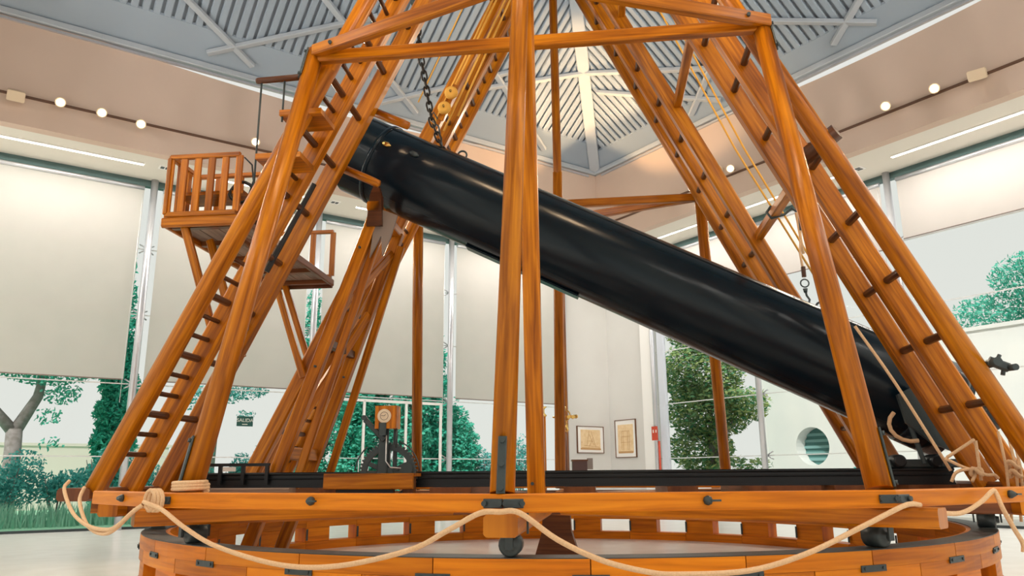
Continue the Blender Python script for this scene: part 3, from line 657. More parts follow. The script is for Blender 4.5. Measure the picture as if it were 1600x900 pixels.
part('edge_beam', G().beam((X1, Y0, ZG-.05), (X1, Y1, ZG-.05), .05, .10, ch=.01), 'woodd', ga)
part('edge_beam', G().beam((X0, Y0, ZG-.05), (X0, Y1, ZG-.05), .05, .10, ch=.01), 'wood', ga)
def balustrade(p0, p1, n, rails=True):
    p0, p1 = Vector(p0), Vector(p1); d = (p1-p0).normalized()
    tr_ = part('hand_rail', G().beam(p0+Vector((0, 0, .76)), p1+Vector((0, 0, .76)), .06, .055, ch=.008), 'wood', ga)
    part('foot_rail', G().beam(p0+Vector((0, 0, .05)), p1+Vector((0, 0, .05)), .055, .06, ch=.006), 'wood', ga)
    for i in range(n):
        q = p0.lerp(p1, i/(n-1)); part('baluster', G().beam(q+Vector((0, 0, .06)), q+Vector((0, 0, .745)), .08, .035, up=d.cross(Vector((0, 0, 1))), ch=.004), 'wood', tr_)
balustrade((X0, Y0, ZG), (X1-.12, Y0, ZG), 6)
balustrade((X0, Y0, ZG), (X0, Y0+.62, ZG), 4)
balustrade((X0, Y0+.62, ZG), (X1-.12, Y0+.62, ZG), 4)
balustrade((X0, Y1, ZG), (X1-.02, Y1, ZG), 4)
balustrade((X0, Y1, ZG), (X0, Y1-.5, ZG), 3)
part('seat_board', G().box(X0+.05, X1-.1, Y0+.1, Y0+.5, ZG+.32, ZG+.36), 'wood', ga)
for (y, x0, x1) in ((-1.58, -4.14, -3.62), (-1.02, -4.12, -3.60), (.92, -4.12, -3.60), (1.32, -4.12, -3.58)):
    part('bracket', G().beam((x0, y, ZG-.08), (x1, y, 2.42), .07, .09, up=(1, 0, .4)), 'wood', ga)
solo('cable_coil', G().sweep([(-3.52+.14*math.cos(t), -1.52+.02*math.sin(3*t), 4.28+.12*math.sin(t)+.0*t) for t in [i*.42 for i in range(32)]], .02, 6).sweep([(-3.5, -1.55, 4.7), (-3.40, -1.55, 4.6), (-3.37, -1.55, 4.4), (-3.42, -1.55, 4.2)], .010, 6), 'rail', 'coiled black cable inside the near gallery box', 'cable', 'T', (-3.5, -1.5, 4.15))
# step boards with hanging rods above the gallery
sb = thing('step_hanger', 'thin iron rods carrying small wooden step boards above the gallery', 'step boards', 'T', (-2.9, -2.3, 3.9))
part('top_bar', G().sweep([(-3.06, -2.3, 5.25), (-3.04, -2.3, 5.25), (-2.42, -2.3, 5.27)], [.03, .036, .036], 8), 'woodr', sb)
for x, z0 in ((-3.0, 3.95), (-2.74, 4.75)): part('rod', G().sweep([(x, -2.3, 5.24), (x, -2.3, z0)], .011, 6), 'iron', sb)
for x0, x1, z in ((-2.76, -2.3, 4.87), (-2.99, -2.5, 4.38)): part('step_board', G().box(x0, x1, -2.34, -1.9, z-.06, z), 'wood', sb)
# ================================================================== CLOCKWORK on its table
tbz = thing('clockwork_table', 'low orange wooden plank table carrying the clockwork', 'table', 'T', (-2.1, -.85, .84))
part('front_board', G().beam((-2.53, -1.02, 1.0), (-1.52, -1.02, 1.0), .06, .17, ch=.008), 'wood', tbz)
part('top_board', G().box(-2.53, -1.50, -1.0, -.72, 1.05, 1.085), 'wood', tbz)
for x in (-2.46, -1.58): part('leg', G().box(x-.06, x+.06, -1.0, -.88, .835, 1.05), 'woodd', tbz)
part('under_bar', G().beam((-2.45, -.95, .895), (-1.75, -.95, .895), .08, .07), 'rail', tbz)
ck = thing('clockwork_drive', 'black iron clockwork with a large toothed wheel and a wooden dial box', 'clockwork', 'T', (-1.95, -.86, 1.085))
gz, gx, gy = 1.09, -1.93, -.86
gear = []
for i in range(96):
    a0 = 2*PI*i/96; gear.append((gx+(.335 if i % 2 else .312)*math.cos(a0), gz+(.335 if i % 2 else .312)*math.sin(a0)))
    gear.append((gx+(.335 if i % 2 else .312)*math.cos(a0+.045), gz+(.335 if i % 2 else .312)*math.sin(a0+.045)))
g = G(); n = len(gear); inn = [(gx+.25*math.cos(math.atan2(b-gz, a-gx)), gz+.25*math.sin(math.atan2(b-gz, a-gx))) for a, b in gear]
for y in (gy-.02, gy+.02):
    g.v += [Vector((a, y, b)) for a, b in gear]+[Vector((a, y, b)) for a, b in inn]
for i in range(n):
    j = (i+1) % n; z4 = ((0, 0),)*4
    g.face((i, j, n+j, n+i), z4); g.face((2*n+i, 3*n+i, 3*n+j, 2*n+j), z4); g.face((i, 2*n+i, 2*n+j, j), z4); g.face((n+i, n+j, 3*n+j, 3*n+i), z4)
wh = part('gear_wheel', g, 'iron', ck, 'large toothed wheel')
for a in (0, PI/2, PI/4*.0+PI/6*5.2, PI/6*.8):
    part('spoke', G().beam((gx, gy, gz), (gx+.26*math.cos(a), gy, gz+.26*math.sin(a)), .03, .05, ch=.006), 'iron', wh)
    if a == 0: part('spoke', G().beam((gx, gy, gz), (gx-.26, gy, gz), .03, .05, ch=.006), 'iron', wh)
part('hub', G().sweep([(gx, gy-.05, gz), (gx, gy+.05, gz)], .06, 16), 'iron', wh)
part('frame_post', G().beam((-1.99, -.92, 1.085), (-1.97, -.92, 1.62), .11, .03, up=(0, 1, 0)), 'iron', ck)
part('frame_post', G().beam((-1.87, -.82, 1.085), (-1.87, -.82, 1.60), .05, .03, up=(0, 1, 0)), 'iron', ck)
part('small_pinion', G().sweep([(-1.72, -.9, 1.13), (-1.72, -.82, 1.13)], .075, 18), 'iron', ck)
part('guard_hoop', G().sweep([(gx+.37*math.cos(t), gy-.06, gz+.37*math.sin(t)) for t in [PI*.02+PI*.36*i/10 for i in range(11)]], .008, 6), 'iron', ck)
part('guard_hoop', G().sweep([(gx+.37*math.cos(t), gy-.06, gz+.37*math.sin(t)) for t in [PI*.72+PI*.26*i/10 for i in range(11)]], .008, 6), 'iron', ck)
lv = part('lever', G().beam((-1.96, -.96, 1.45), (-2.19, -.96, 1.68), .035, .06, ch=.008), 'iron', ck)
part('knob', G().sweep([(-2.2, -.99, 1.70), (-2.2, -.93, 1.70)], .03, 10), 'iron', lv)
db = part('dial_box', G().beam((-1.94, -.92, 1.575), (-1.94, -.92, 1.83), .25, .18, up=(0, 1, 0), ch=.006), 'wood', ck, 'small orange wooden box')
dl = part('dial', G().sweep([(-1.955, -1.01, 1.715), (-1.955, -1.02, 1.715)], .078, 28), 'dial', db, 'round white dial')
part('dial_ring', G().sweep([(-1.955+.045*math.cos(t), -1.021, 1.715+.045*math.sin(t)) for t in [i*2*PI/24 for i in range(24)]], .003, 5, closed=True), 'canvas', dl)
part('dial_hand', G().beam((-1.955, -1.022, 1.715), (-1.99, -1.022, 1.72), .008, .004, ch=0), 'iron', dl); part('dial_hand', G().beam((-1.955, -1.022, 1.715), (-1.94, -1.022, 1.73), .008, .004, ch=0), 'iron', dl)
part('dial_bracket', G().beam((-1.97, -1.02, 1.50), (-1.97, -1.02, 1.64), .085, .02, up=(0, 1, 0)), 'iron', ck)
part('weight_rod', G().sweep([(-1.82, -.98, 1.58), (-1.82, -.98, 1.36)], .01, 6), 'iron', ck)
part('bent_rod', G().sweep([(-1.935, -.97, 1.5), (-1.935, -.97, 1.22), (-1.88, -.97, 1.15), (-1.76, -.97, 1.14)], .008, 6), 'alu', ck)
ck.location = FR['T'] @ Vector((-1.95+.085, -.86, 1.085))
# ================================================================== CHAIN, ROPES, TACKLE
ch = thing('lifting_chain', 'dark link chain hanging from the stand to the tube top', 'chain', 'T', (-1.43, -.2, 5.22))
cl = shared_mesh('link', G().sweep([(.036*math.cos(t), 0, .062*math.sin(t)+(.02 if math.sin(t) > 0 else -.02)) for t in [i*2*PI/12 for i in range(12)]], .014, 6, closed=True), 'chain')
cps = [Vector(q) for q in ((-1.82, -.2, 7.55), (-1.77, -.2, 6.81), (-1.67, -.2, 6.27), (-1.57, -.2, 5.69), (-1.40, -.2, 5.24))]
acc = 0
for i in range(4):
    a, b = cps[i], cps[i+1]; d = b-a; Ln = d.length; rot = d.to_track_quat('-Z', 'Y')
    while acc < Ln:
        o = share('link', cl, ch, a+d*(acc/Ln)); o.rotation_euler = (rot.to_matrix() @ Matrix.Rotation(PI/2*(len(ch.children) % 2), 3, 'Z')).to_euler(); acc += .118
    acc -= Ln
part('shackle', G().beam((-1.86, -.2, 7.5), (-1.80, -.2, 7.7), .12, .1, ch=.02), 'iron', ch)
solo('thin_hook_rod', G().sweep([(-1.6, .3, 5.98), (-1.66, .3, 6.08), (-1.72, .3, 5.98), (-1.58, .28, 5.85), (-1.5, .25, 5.45), (-1.62, .25, 5.42)], .011, 6), 'iron', 'thin bent iron hook beside the lifting chain', 'hook', 'T', (-1.5, .25, 5.4))
cords = (((-.86, .85, 8.25), (-1.80, .85, 6.10)), ((-.80, .85, 8.25), (-1.58, .85, 6.5)), ((-.66, .85, 8.25), (-1.62, .85, 6.05)), ((-.60, .9, 8.25), (-1.42, .9, 6.3)))
lab = ('golden cord running down the far left leg, outermost', 'golden cord running down the far left leg, second from outside', 'golden cord running down the far left leg, third from outside', 'golden cord running down the far left leg, innermost')
for (a, b), l in zip(cords, lab): solo('golden_rope', G().sweep([a, Vector(a).lerp(Vector(b), .5), b], .017, 6), 'rope2', l, 'cord', 'T', b, 'hoisting cords on the far left leg')
solo('golden_rope', G().sweep([(-1.0, .2, 8.2), (-1.86, .2, 6.2)], .011, 6), 'rope2', 'pale single cord hanging between the chain and the far left leg', 'cord', 'T', (-1.86, .2, 6.2), 'hoisting cords on the far left leg')
pb = thing('pulley_block', 'twin wooden pulley block on the far left leg beside the chain', 'pulley', 'T', (-1.55, .82, 6.4))
for (x, z) in ((-1.50, 6.62), (-1.60, 6.38)):
    w = part('sheave', G().sweep([(x, .72, z), (x, .75, z), (x, .79, z), (x, .82, z)], [.06, .10, .10, .06], 18), 'rope2', pb); part('axle', G().sweep([(x, .69, z), (x, .85, z)], .02, 8), 'brass', w)
part('cheek', G().beam((-1.68, .84, 6.22), (-1.44, .84, 6.78), .10, .03, up=(0, 1, 0)), 'wood', pb)
for k, dx in enumerate((0, .13)):
    solo('hoisting_rope', G().sweep([(1.25+dx, .3, 8.2), (1.64+dx, .3, 7.32), (2.47+dx*.9, .3, 5.30), (3.36+dx*.6, .3, 3.44)], .013, 6), 'rope2', ('thin rope slanting behind the right legs, left of the pair', 'thin rope slanting behind the right legs, right of the pair')[k], 'rope', 'T', (3.36+dx*.6, .3, 3.44), 'ropes behind the right legs')
tk = thing('hook_tackle', 'hanging rope tackle with iron hook above the lower tube', 'hook', 'T', (3.11, 0, 3.08))
part('tie_strap', G().sweep([(2.80, 0, 4.36), (2.74, 0, 4.28), (2.79, 0, 4.2), (2.95, 0, 4.24), (3.05, 0, 4.32), (3.13, 0, 4.26)], .018, 8), 'iron', tk)
part('tackle_rope', G().sweep([(3.10, 0, 4.26), (3.14, 0, 3.72)], .018, 8), 'rope', tk); part('tackle_rope', G().sweep([(3.15, 0, 4.2), (3.10, 0, 3.72), (3.12, 0, 3.42)], .015, 8), 'rope', tk)
part('small_block', G().beam((3.15, 0, 4.22), (3.15, 0, 4.02), .07, .07, ch=.015), 'iron', tk); part('small_block', G().beam((3.12, 0, 3.55), (3.12, 0, 3.42), .05, .05, ch=.012), 'woodr', tk)
part('ring', G().sweep([(3.12+.05*math.cos(t), 0, 3.34+.05*math.sin(t)) for t in [i*2*PI/14 for i in range(14)]], .009, 6, closed=True), 'iron', tk)
part('swivel', G().sweep([(3.12, 0, 3.27), (3.12, 0, 3.22)], [.03, .02], 10), 'iron', tk)
part('hook', G().sweep([(3.12, 0, 3.24), (3.13, 0, 3.18), (3.16, 0, 3.13), (3.14, 0, 3.07), (3.10, 0, 3.06), (3.08, 0, 3.10)], [.014, .014, .014, .013, .011, .006], 8), 'iron', tk)
hx = thing('hexagonal_windlass', 'short hexagonal wooden block on the right outer leg', 'block', 'T', (2.95, -2.3, 4.25))
part('hex_body', G().sweep([(2.62, -2.06, 4.11), (2.94, -2.31, 4.31)], .085, 6), 'woodr', hx); part('core', G().sweep([(2.55, -1.99, 4.06), (2.60, -2.03, 4.09)], .05, 10), 'iron', hx)
kr = thing('finder_crank', 'small dark iron crank handle on the outer right leg', 'crank', 'T', (4.0, -2.32, 1.95))
part('crank_arm', G().beam((4.0, -2.34, 2.02), (4.15, -2.36, 1.95), .06, .08, ch=.016), 'iron', kr)
part('pivot', G().sweep([(4.03, -2.44, 2.0), (4.03, -2.26, 2.0)], .04, 10), 'iron', kr); part('grip', G().sweep([(4.15, -2.36, 1.95), (4.16, -2.46, 1.945)], .03, 10), 'iron', kr)
part('thumb_screw', G().sweep([(4.07, -2.34, 2.02), (4.10, -2.34, 2.07)], .018, 8), 'iron', kr); part('thumb_screw', G().sweep([(4.12, -2.34, 1.96), (4.10, -2.34, 1.89)], .02, 8), 'iron', kr)

def catm(pts, k=6):
    P = [Vector(q) for q in pts]; P = [P[0]*2-P[1]]+P+[P[-1]*2-P[-2]]; o = []
    for i in range(1, len(P)-2):
        for j in range(k):
            t = j/k; a, b, c, d = P[i-1:i+3]
            o.append(.5*((2*b)+(c-a)*t+(2*a-5*b+4*c-d)*t*t+(3*b-a-3*c+d)*t**3))
    o.append(P[-2]); return o
rp_ = thing('barrier_rope', 'cream barrier rope swagged along the front of the stand', 'rope', 'T', (0, -4.9, .5))
RR = .0165
part('swag', G().sweep(catm([(-2.86, -3.98, .88), (-2.65, -4.09, .83), (-2.4, -4.2, .71), (-2.1, -4.29, .59), (-1.57, -4.50, .50), (-1.13, -4.64, .51), (-.64, -4.79, .62), (-.39, -4.87, .74), (-.19, -4.95, .84), (-.07, -4.97, .848), (.05, -4.95, .84), (.26, -4.89, .69), (.51, -4.82, .57), (.77, -4.75, .50), (.96, -4.70, .48), (1.39, -4.58, .49), (1.76, -4.48, .58), (2.11, -4.38, .72), (2.40, -4.29, .84), (2.5, -4.23, .86), (2.58, -4.14, .85)]), RR, 8), 'rope', rp_)
part('swag', G().sweep(catm([(2.70, -4.02, .80), (2.95, -3.84, .785), (3.16, -3.68, .85), (3.29, -3.58, .92), (3.32, -3.57, .915), (3.34, -3.60, .80), (3.42, -3.55, .66), (3.50, -3.47, .56), (3.50, -3.46, .50)]), RR, 8), 'rope', rp_)
part('swag', G().sweep(catm([(-4.58, -2.42, 1.03), (-4.52, -2.56, .95), (-4.2, -2.85, .75), (-3.8, -3.2, .66), (-3.4, -3.56, .655), (-3.15, -3.82, .70), (-2.95, -3.98, .80), (-2.86, -3.99, .86)]), RR, 8), 'rope', rp_)
part('swag', G().sweep(catm([(-4.28, -2.62, .97), (-4.2, -2.78, .86), (-3.98, -3.0, .70), (-3.75, -3.22, .63), (-3.45, -3.5, .62), (-3.2, -3.75, .68), (-3.0, -3.92, .78)]), RR, 8), 'rope', rp_)
coil = []
for i in range(46):
    t = i*.42; coil.append((-2.60+.125*math.cos(t), -3.80+.125*math.sin(t), .955+.012*i/8))
part('coil', G().sweep(coil, .016, 8), 'rope', rp_, 'rope wound round the prop foot')
for k in range(3):
    part('lashing', G().sweep([(-2.84+.03*k+.075*math.cos(t)*.8, -3.93-.05*k*0+.06*math.cos(t)*-.6, .89+.075*math.sin(t)) for t in [i*2*PI/14 for i in range(14)]], .016, 8, closed=True), 'rope', rp_)
rr2 = thing('tackle_rope', 'tan tackle ropes tied in knots at the foot of the right legs', 'rope', 'T', (3.9, -1.9, .95))
for pts in ([(3.1, -1.7, 2.48), (3.42, -1.7, 1.9), (3.80, -1.75, 1.07)], [(3.72, -1.9, 1.19), (3.98, -1.9, 1.35)], [(3.70, -1.9, 1.18), (3.85, -1.9, 1.10), (3.95, -1.9, 1.07)], [(3.99, -1.9, 1.34), (3.99, -1.9, .98)],
            [(3.73, -1.9, .97), (3.77, -1.92, 1.05), (3.86, -1.93, 1.08), (3.95, -1.9, 1.06), (3.90, -1.92, .97)], [(3.95, -1.92, 1.07), (4.02, -1.95, 1.03), (4.10, -1.92, 1.03), (4.14, -1.9, 1.0)]):
    part('strand', G().sweep(catm(pts, 4), .015, 7), 'rope', rr2)
for x in (4.19, 4.27, 4.31): part('strand', G().sweep([(x, -1.92, 1.42), (x+.01, -1.95, 1.1), (x, -1.92, .62)], .013, 7), 'rope', rr2)
for c in ((3.95, -1.92, 1.06), (4.26, -1.94, 1.12), (4.27, -1.94, 1.04)):
    part('knot', G().sweep([(c[0]+.05*math.cos(t), c[1]+.03*math.sin(t), c[2]+.03*math.sin(2*t)) for t in [i*2*PI/18 for i in range(18)]], .018, 8, closed=True), 'rope', rr2)
part('strand', G().sweep(catm([(4.27, -1.92, .80), (4.33, -1.92, .74), (4.42, -1.92, .80), (4.36, -1.92, .95)], 5), .013, 7), 'rope', rr2)
# ================================================================== things along the walls
def text(s, size, m, parent, fr, loc, rz):
    c = D.curves.new('lettering', 'FONT'); c.body = s; c.size = size; c.align_x = 'CENTER'; c.align_y = 'CENTER'; c.extrude = .002
    o = D.objects.new('lettering', c); COL.objects.link(o); bpy.context.view_layer.update()
    me = D.meshes.new_from_object(o.evaluated_get(bpy.context.evaluated_depsgraph_get())); D.objects.remove(o)
    me.materials.clear(); me.materials.append(M[m]); t = D.objects.new('lettering', me); link(t, parent)
    t.matrix_local = Matrix.Translation(Vector(loc)-ROOT[parent]) @ Matrix.Rotation(rz, 4, 'Z') @ Matrix.Rotation(PI/2, 4, 'X'); return t
sg = thing('exit_sign', 'dark green exit sign reading SALIDA on the left glazing', 'exit sign', 'R', (5.23, VG-.2, 2.2))
part('plate', G().box(5.045, 5.415, VG-.2, VG-.19, 2.2, 2.43), 'sign', sg); text('SALIDA', .115, 'signw', sg, 'R', (5.23, VG-.203, 2.335), 0)
part('arrow_bar', G().box(5.17, 5.29, VG-.203, VG-.2, 2.235, 2.255), 'signw', sg)
fs = thing('fire_sign', 'small red fire sign on the slim post of the right windows', 'sign', 'R', (UG-.2, 16.5, 2.05))
part('plate', G().box(UG-.21, UG-.2, 16.38, 16.62, 2.02, 2.42), 'red', fs)
for (y, z, a, b) in ((16.55, 2.28, .04, .09), (16.44, 2.28, .035, .08)): part('pictogram', G().box(UG-.213, UG-.21, y-a/2, y+a/2, z-b/2, z+b/2), 'signw', fs)
solo('fire_pipe', G().sweep([(UG-.12, 16.42, 0), (UG-.12, 16.42, 2.0)], .03, 8), 'red', 'thin red pipe below the fire sign', 'pipe', 'R', (UG-.12, 16.42, 0))
def picture(label, side, a0, a1, z0, z1):
    def b(p0, p1, d0, d1, q0, q1): return G().box(p0, p1, VG-d1, VG-d0, q0, q1) if side == 'L' else G().box(UG-d1, UG-d0, p0, p1, q0, q1)
    t = thing('framed_print', label, 'picture', 'R', ((a0+a1)/2, VG, z0) if side == 'L' else (UG, (a0+a1)/2, z0), 'framed prints in the corner')
    for q in ((a0, a1, z1-.02, z1), (a0, a1, z0, z0+.02), (a0, a0+.02, z0, z1), (a1-.02, a1, z0, z1)): part('frame_bar', b(q[0], q[1], 0, .05, q[2], q[3]), 'frame', t)
    mt = part('mount', b(a0+.02, a1-.02, .01, .03, z0+.02, z1-.02), 'mount', t)
    w, h = a1-a0, z1-z0; pr_ = part('print', b(a0+w*.13, a1-w*.13, .03, .034, z0+h*.13, z1-h*.13), 'paper', t, 'sepia engraving')
    def ln(x0, y0, x1, y1, tk=.012):
        f = lambda x, y: ((a0+w*x, VG-.036, z0+h*y) if side == 'L' else (UG-.036, a1-w*x, z0+h*y))
        part('ink_line', G().beam(f(x0, y0), f(x1, y1), tk, .004, up=(0, 1, 0) if side == 'L' else (1, 0, 0), ch=0), 'ink', pr_)
    if side == 'L':
        for q in ((.35, .25, .45, .82), (.68, .25, .52, .82), (.45, .25, .6, .6), (.62, .3, .45, .7), (.25, .28, .8, .24), (.15, .2, .85, .2), (.42, .45, .6, .45), (.15, .4, .2, .4)): ln(*q)
        ln(.12, .16, .88, .15, .05)
    else:
        for q in ((.32, .2, .32, .7), (.68, .2, .68, .7), (.32, .7, .68, .7), (.28, .4, .72, .4), (.4, .2, .4, .7), (.6, .2, .6, .7), (.3, .55, .7, .55)): ln(*q)
        ln(.15, .14, .85, .14, .06)
    return t
picture('landscape framed sepia print on the white corner wall', 'L', 15.31, 16.38, 1.70, 2.52)
picture('upright framed sepia print on the white corner wall', 'R', 17.47, 18.40, 1.56, 2.71)
wc = thing('wooden_column', 'slim wooden column with brass cap behind the tube', 'column', 'W', (.755, 20, 0))
part('shaft', G().beam((.755, 20, 0), (.755, 20, 2.5), .17, .17, up=(0, 1, 0), ch=.03), 'wood', wc)
part('brass_cap', G().sweep([(.755, 20, 2.5), (.755, 20, 2.54), (.755, 20, 2.6), (.755, 20, 2.7), (.755, 20, 2.76)], [.09, .12, .06, .06, .13], 14), 'brass', wc)
bx, by, bz = .86, 13.0, 1.99
bi = thing('brass_instrument', 'small brass measuring instrument on a thin dark stand behind the rails', 'instrument', 'W', (bx, by, 0))
part('stand', G().sweep([(bx, by, 0), (bx, by, bz-.25)], [.05, .03], 10), 'woodd', bi)
part('tripod_plate', G().sweep([(bx, by, bz-.25), (bx, by, bz-.22), (bx, by, bz-.15), (bx, by, bz-.05)], [.03, .07, .05, .03], 14), 'brass', bi)
part('barrel', G().sweep([(bx-.2, by, bz), (bx-.15, by, bz), (bx+.15, by, bz+.01), (bx+.2, by, bz+.01), (bx+.22, by, bz+.01)], [.012, .02, .025, .035, .02], 12), 'brass', bi)
part('arc_limb', G().sweep([(bx+.09*math.cos(t), by-.03, bz+.03+.09*math.sin(t)) for t in [i*2*PI/20 for i in range(20)]], .012, 6, closed=True), 'brass', bi)
for x in (-.12, -.06, .07, .14): part('thumb_wheel', G().sweep([(bx+x, by-.05, bz), (bx+x, by+.05, bz)], .03, 12), 'brass', bi)
for x in (-.04, .04): part('levelling_screw', G().sweep([(bx+x, by, bz-.1), (bx+x, by, bz-.18)], .014, 8), 'brass', bi)
part('finial', G().sweep([(bx, by, bz+.12), (bx, by, bz+.16), (bx, by, bz+.19)], [.015, .03, .01], 10), 'brass', bi)
cb = thing('dark_cabinet', 'small dark brown case standing below the prints', 'case', 'W', (1.9, 21.8, 0))
part('body', G().box(1.62, 2.02, 21.6, 21.9, .15, 1.42), 'plaque', cb); part('lid', G().box(1.60, 2.04, 21.58, 21.92, 1.42, 1.46), 'woodd', cb); part('side_label', G().box(2.04, 2.2, 21.85, 21.87, 1.2, 1.5), 'canvas', cb)
for x in (1.66, 1.98): part('foot', G().box(x-.03, x+.03, 21.65, 21.71, 0, .15), 'iron', cb)
# ================================================================== OUTSIDE
g0 = struct('ground', G().box(-90, 120, -90, 120, -.35, -.21), 'pave', label='pale paving outside the hall', cat='ground')
struct('lawn', G().box(-40, 30, VG+1.2, 60, -.21, -.04), 'grass', label='bright green lawn beyond the left windows', cat='lawn')
def leaves(blobs, n, size, flat=0):
    g = G(); tot = sum(b[1][0]*b[1][1]*b[1][2] for b in blobs)**1
    for c, rad in blobs:
        k = int(n*(rad[0]*rad[1]*rad[2])/tot)
        for _ in range(k):
            while True:
                q = Vector((random.uniform(-1, 1), random.uniform(-1, 1), random.uniform(-1, 1)))
                if .35 < q.length < 1: break
            P = Vector(c)+Vector((q.x*rad[0], q.y*rad[1], q.z*rad[2]))
            a = Vector((random.gauss(0, 1), random.gauss(0, 1), random.gauss(0, 1))).normalized(); b = a.orthogonal().normalized()
            s1, s2 = size*random.uniform(.6, 1.3), size*random.uniform(.3, .7); i = len(g.v)
            g.v += [P-a*s1, P+b*s2, P+a*s1, P-b*s2]; g.face((i, i+1, i+2, i+3), ((0, 0), (1, 0), (1, 1), (0, 1)))
    return g
def tree(name, label, cat, base, trunk, blobs, n, size, m, group=None, fr='R'):
    t = thing(name, label, cat, fr, base, group)
    for q in trunk: part('trunk' if q is trunk[0] else 'branch', G().sweep(*q), 'bark', t)
    part('foliage', leaves(blobs, n, size), m, t, kind='stuff'); return t
def cyp(u, v, h, r, label, m='cypress', n=9000, group='conifers beyond the left windows', fat=1):
    bl = []
    for i in range(9):
        f = i/8; rr = r*(.75+.25*math.sin(PI*min(1, f*1.3)))*(1-f**(2.5*fat))+.12; bl.append(((u, v, .3+f*(h-.5)), (rr, rr, h/11)))
    return tree('cypress_tree', label, 'tree', (u, v, -.04), [([(u, v, -.1), (u, v, h*.8)], [.14, .04], 7)], bl, n, .095, m, group)
# pine at the far left
b = Vector((.98, 25, -.04))
tree('pine_tree', 'forked grey-barked pine tree at the far left beyond the glass', 'tree', b,
     [([b, b+Vector((.05, 0, 1.4)), b+Vector((0, 0, 2.4))], [.26, .21, .2], 9), ([b+Vector((0, 0, 2.3)), b+Vector((.45, .1, 3.3)), b+Vector((.6, .2, 4.6))], [.17, .13, .07], 8), ([b+Vector((0, 0, 2.3)), b+Vector((-.6, 0, 3.0)), b+Vector((-1.3, .2, 4.4))], [.16, .12, .06], 8)],
     [((b.x+.6, b.y, 4.3), (1.5, 1.3, .75)), ((b.x-1.4, b.y, 4.6), (1.6, 1.3, .9)), ((b.x+1.0, b.y, 3.35), (.55, .6, .3)), ((b.x+.2, b.y, 5.6), (2.4, 1.6, .9)), ((b.x+1.5, b.y-.3, 4.1), (.7, .6, .3)), ((b.x+.75, b.y, 2.7), (.4, .4, .25)), ((b.x+.9, b.y, 2.0), (.35, .3, .18))], 11000, .075, 'pine')
cyp(3.55, 26, 7.5, .55, 'tall narrow cypress behind the leftmost ladder leg')
cyp(9.3, 25.5, 8, .75, 'tall cypress left of the clockwork', 'conifer'); cyp(10.45, 24.6, 9, .7, 'pale streaked cypress left of the dial box', 'conifer')
cyp(11.6, 25.4, 8.5, .8, 'tall cypress directly behind the dial box', 'cypress'); cyp(12.7, 24.6, 8.8, .7, 'tall cypress right of the dial box', 'conifer')
cyp(13.7, 25.0, 8.3, .75, 'tall cypress beside the far left prop', 'cypress')
cyp(15.0, 25.4, 3.9, .95, 'rounded teal conifer right of the silver window post', 'conifer', fat=2.2)
def shrub(u, v, h, r, label, n=1500, m='shrub', group='shrubs beyond the left windows'):
    st0 = []
    for k in range(5):
        a = k*1.3; st0.append(([(u, v, -.04), (u+r*.5*math.cos(a), v+r*.4*math.sin(a), h*.8)], [.03, .01], 5))
    bl = [((u+random.uniform(-.4, .4)*r, v+random.uniform(-.3, .3)*r, h*random.uniform(.3, .85)), (r*.55, r*.5, h*.22)) for _ in range(7)]
    return tree('garden_shrub', label, 'shrub', (u, v, -.04), st0, bl, n, .06, m, group)
shr = [(-.2, 22.6, 2.0, .8, 'teal shrub at the very left edge of the lawn'), (.9, 23.0, 1.7, .9, 'bushy shrub below the pine trunk'), (2.0, 23.0, 1.35, .9, 'low shrub right of the pine trunk'), (3.0, 23.2, 1.9, .9, 'spiky shrub left of the ladder foot'),
       (4.0, 22.6, 1.6, .8, 'shrub seen between the ladder stiles'), (5.3, 22.8, 2.0, .5, 'thin shrub below the exit sign'), (6.4, 22.8, 1.75, .6, 'sparse shrub right of the exit sign'), (7.3, 22.8, 1.9, .7, 'dense shrub behind the far left ladder foot'),
       (15.9, 24.6, 2.1, .55, 'sparse shrub left of the centre poles'), (16.9, 24.8, 2.2, .5, 'sparse shrub seen just left of the round centre pole'), (17.7, 25, 2.8, .75, 'leafy shrub seen between the two centre poles')]
for q in shr: shrub(*q)
b = Vector((6.6, 27, -.04))
tree('feathery_tree', 'feathery tree crown above the exit sign', 'tree', b, [([b, b+Vector((.1, 0, 3)), b+Vector((.3, 0, 5))], [.14, .1, .05], 7)], [((b.x-.2, b.y, 3.7), (1.1, .8, .32)), ((b.x+.9, b.y, 4.0), (.9, .7, .4)), ((b.x-.9, b.y, 3.4), (.5, .5, .2)), ((b.x+.3, b.y, 5), (1.6, 1, .7)), ((b.x+1.1, b.y, 3.1), (.35, .3, .2))], 3600, .07, 'shrub')
tg = G()
for _ in range(2600):
    u, v = random.uniform(-3, 9), random.uniform(21.2, 22.4); h = random.uniform(.25, .6); i = len(tg.v); a = random.uniform(-.15, .15); w = .02
    tg.v += [Vector((u-w, v, -.04)), Vector((u+w, v, -.04)), Vector((u+a, v+.05, h))]; tg.face((i, i+1, i+2), ((0, 0), (1, 0), (1, 1)))
solo('tall_grass', tg, 'blade', 'tall blue-green grass strip in front of the shrubs', 'grass', 'R', (3, 21.8, -.04), kind='stuff')
solo('garden_wall', G().box(-10, 6.5, 33, 33.3, -.1, 2.2).box(-10.1, 6.6, 32.95, 33.35, 2.2, 2.3), 'extp', 'low pinkish garden wall far behind the pine', 'wall', 'R', (-2, 33, -.1))
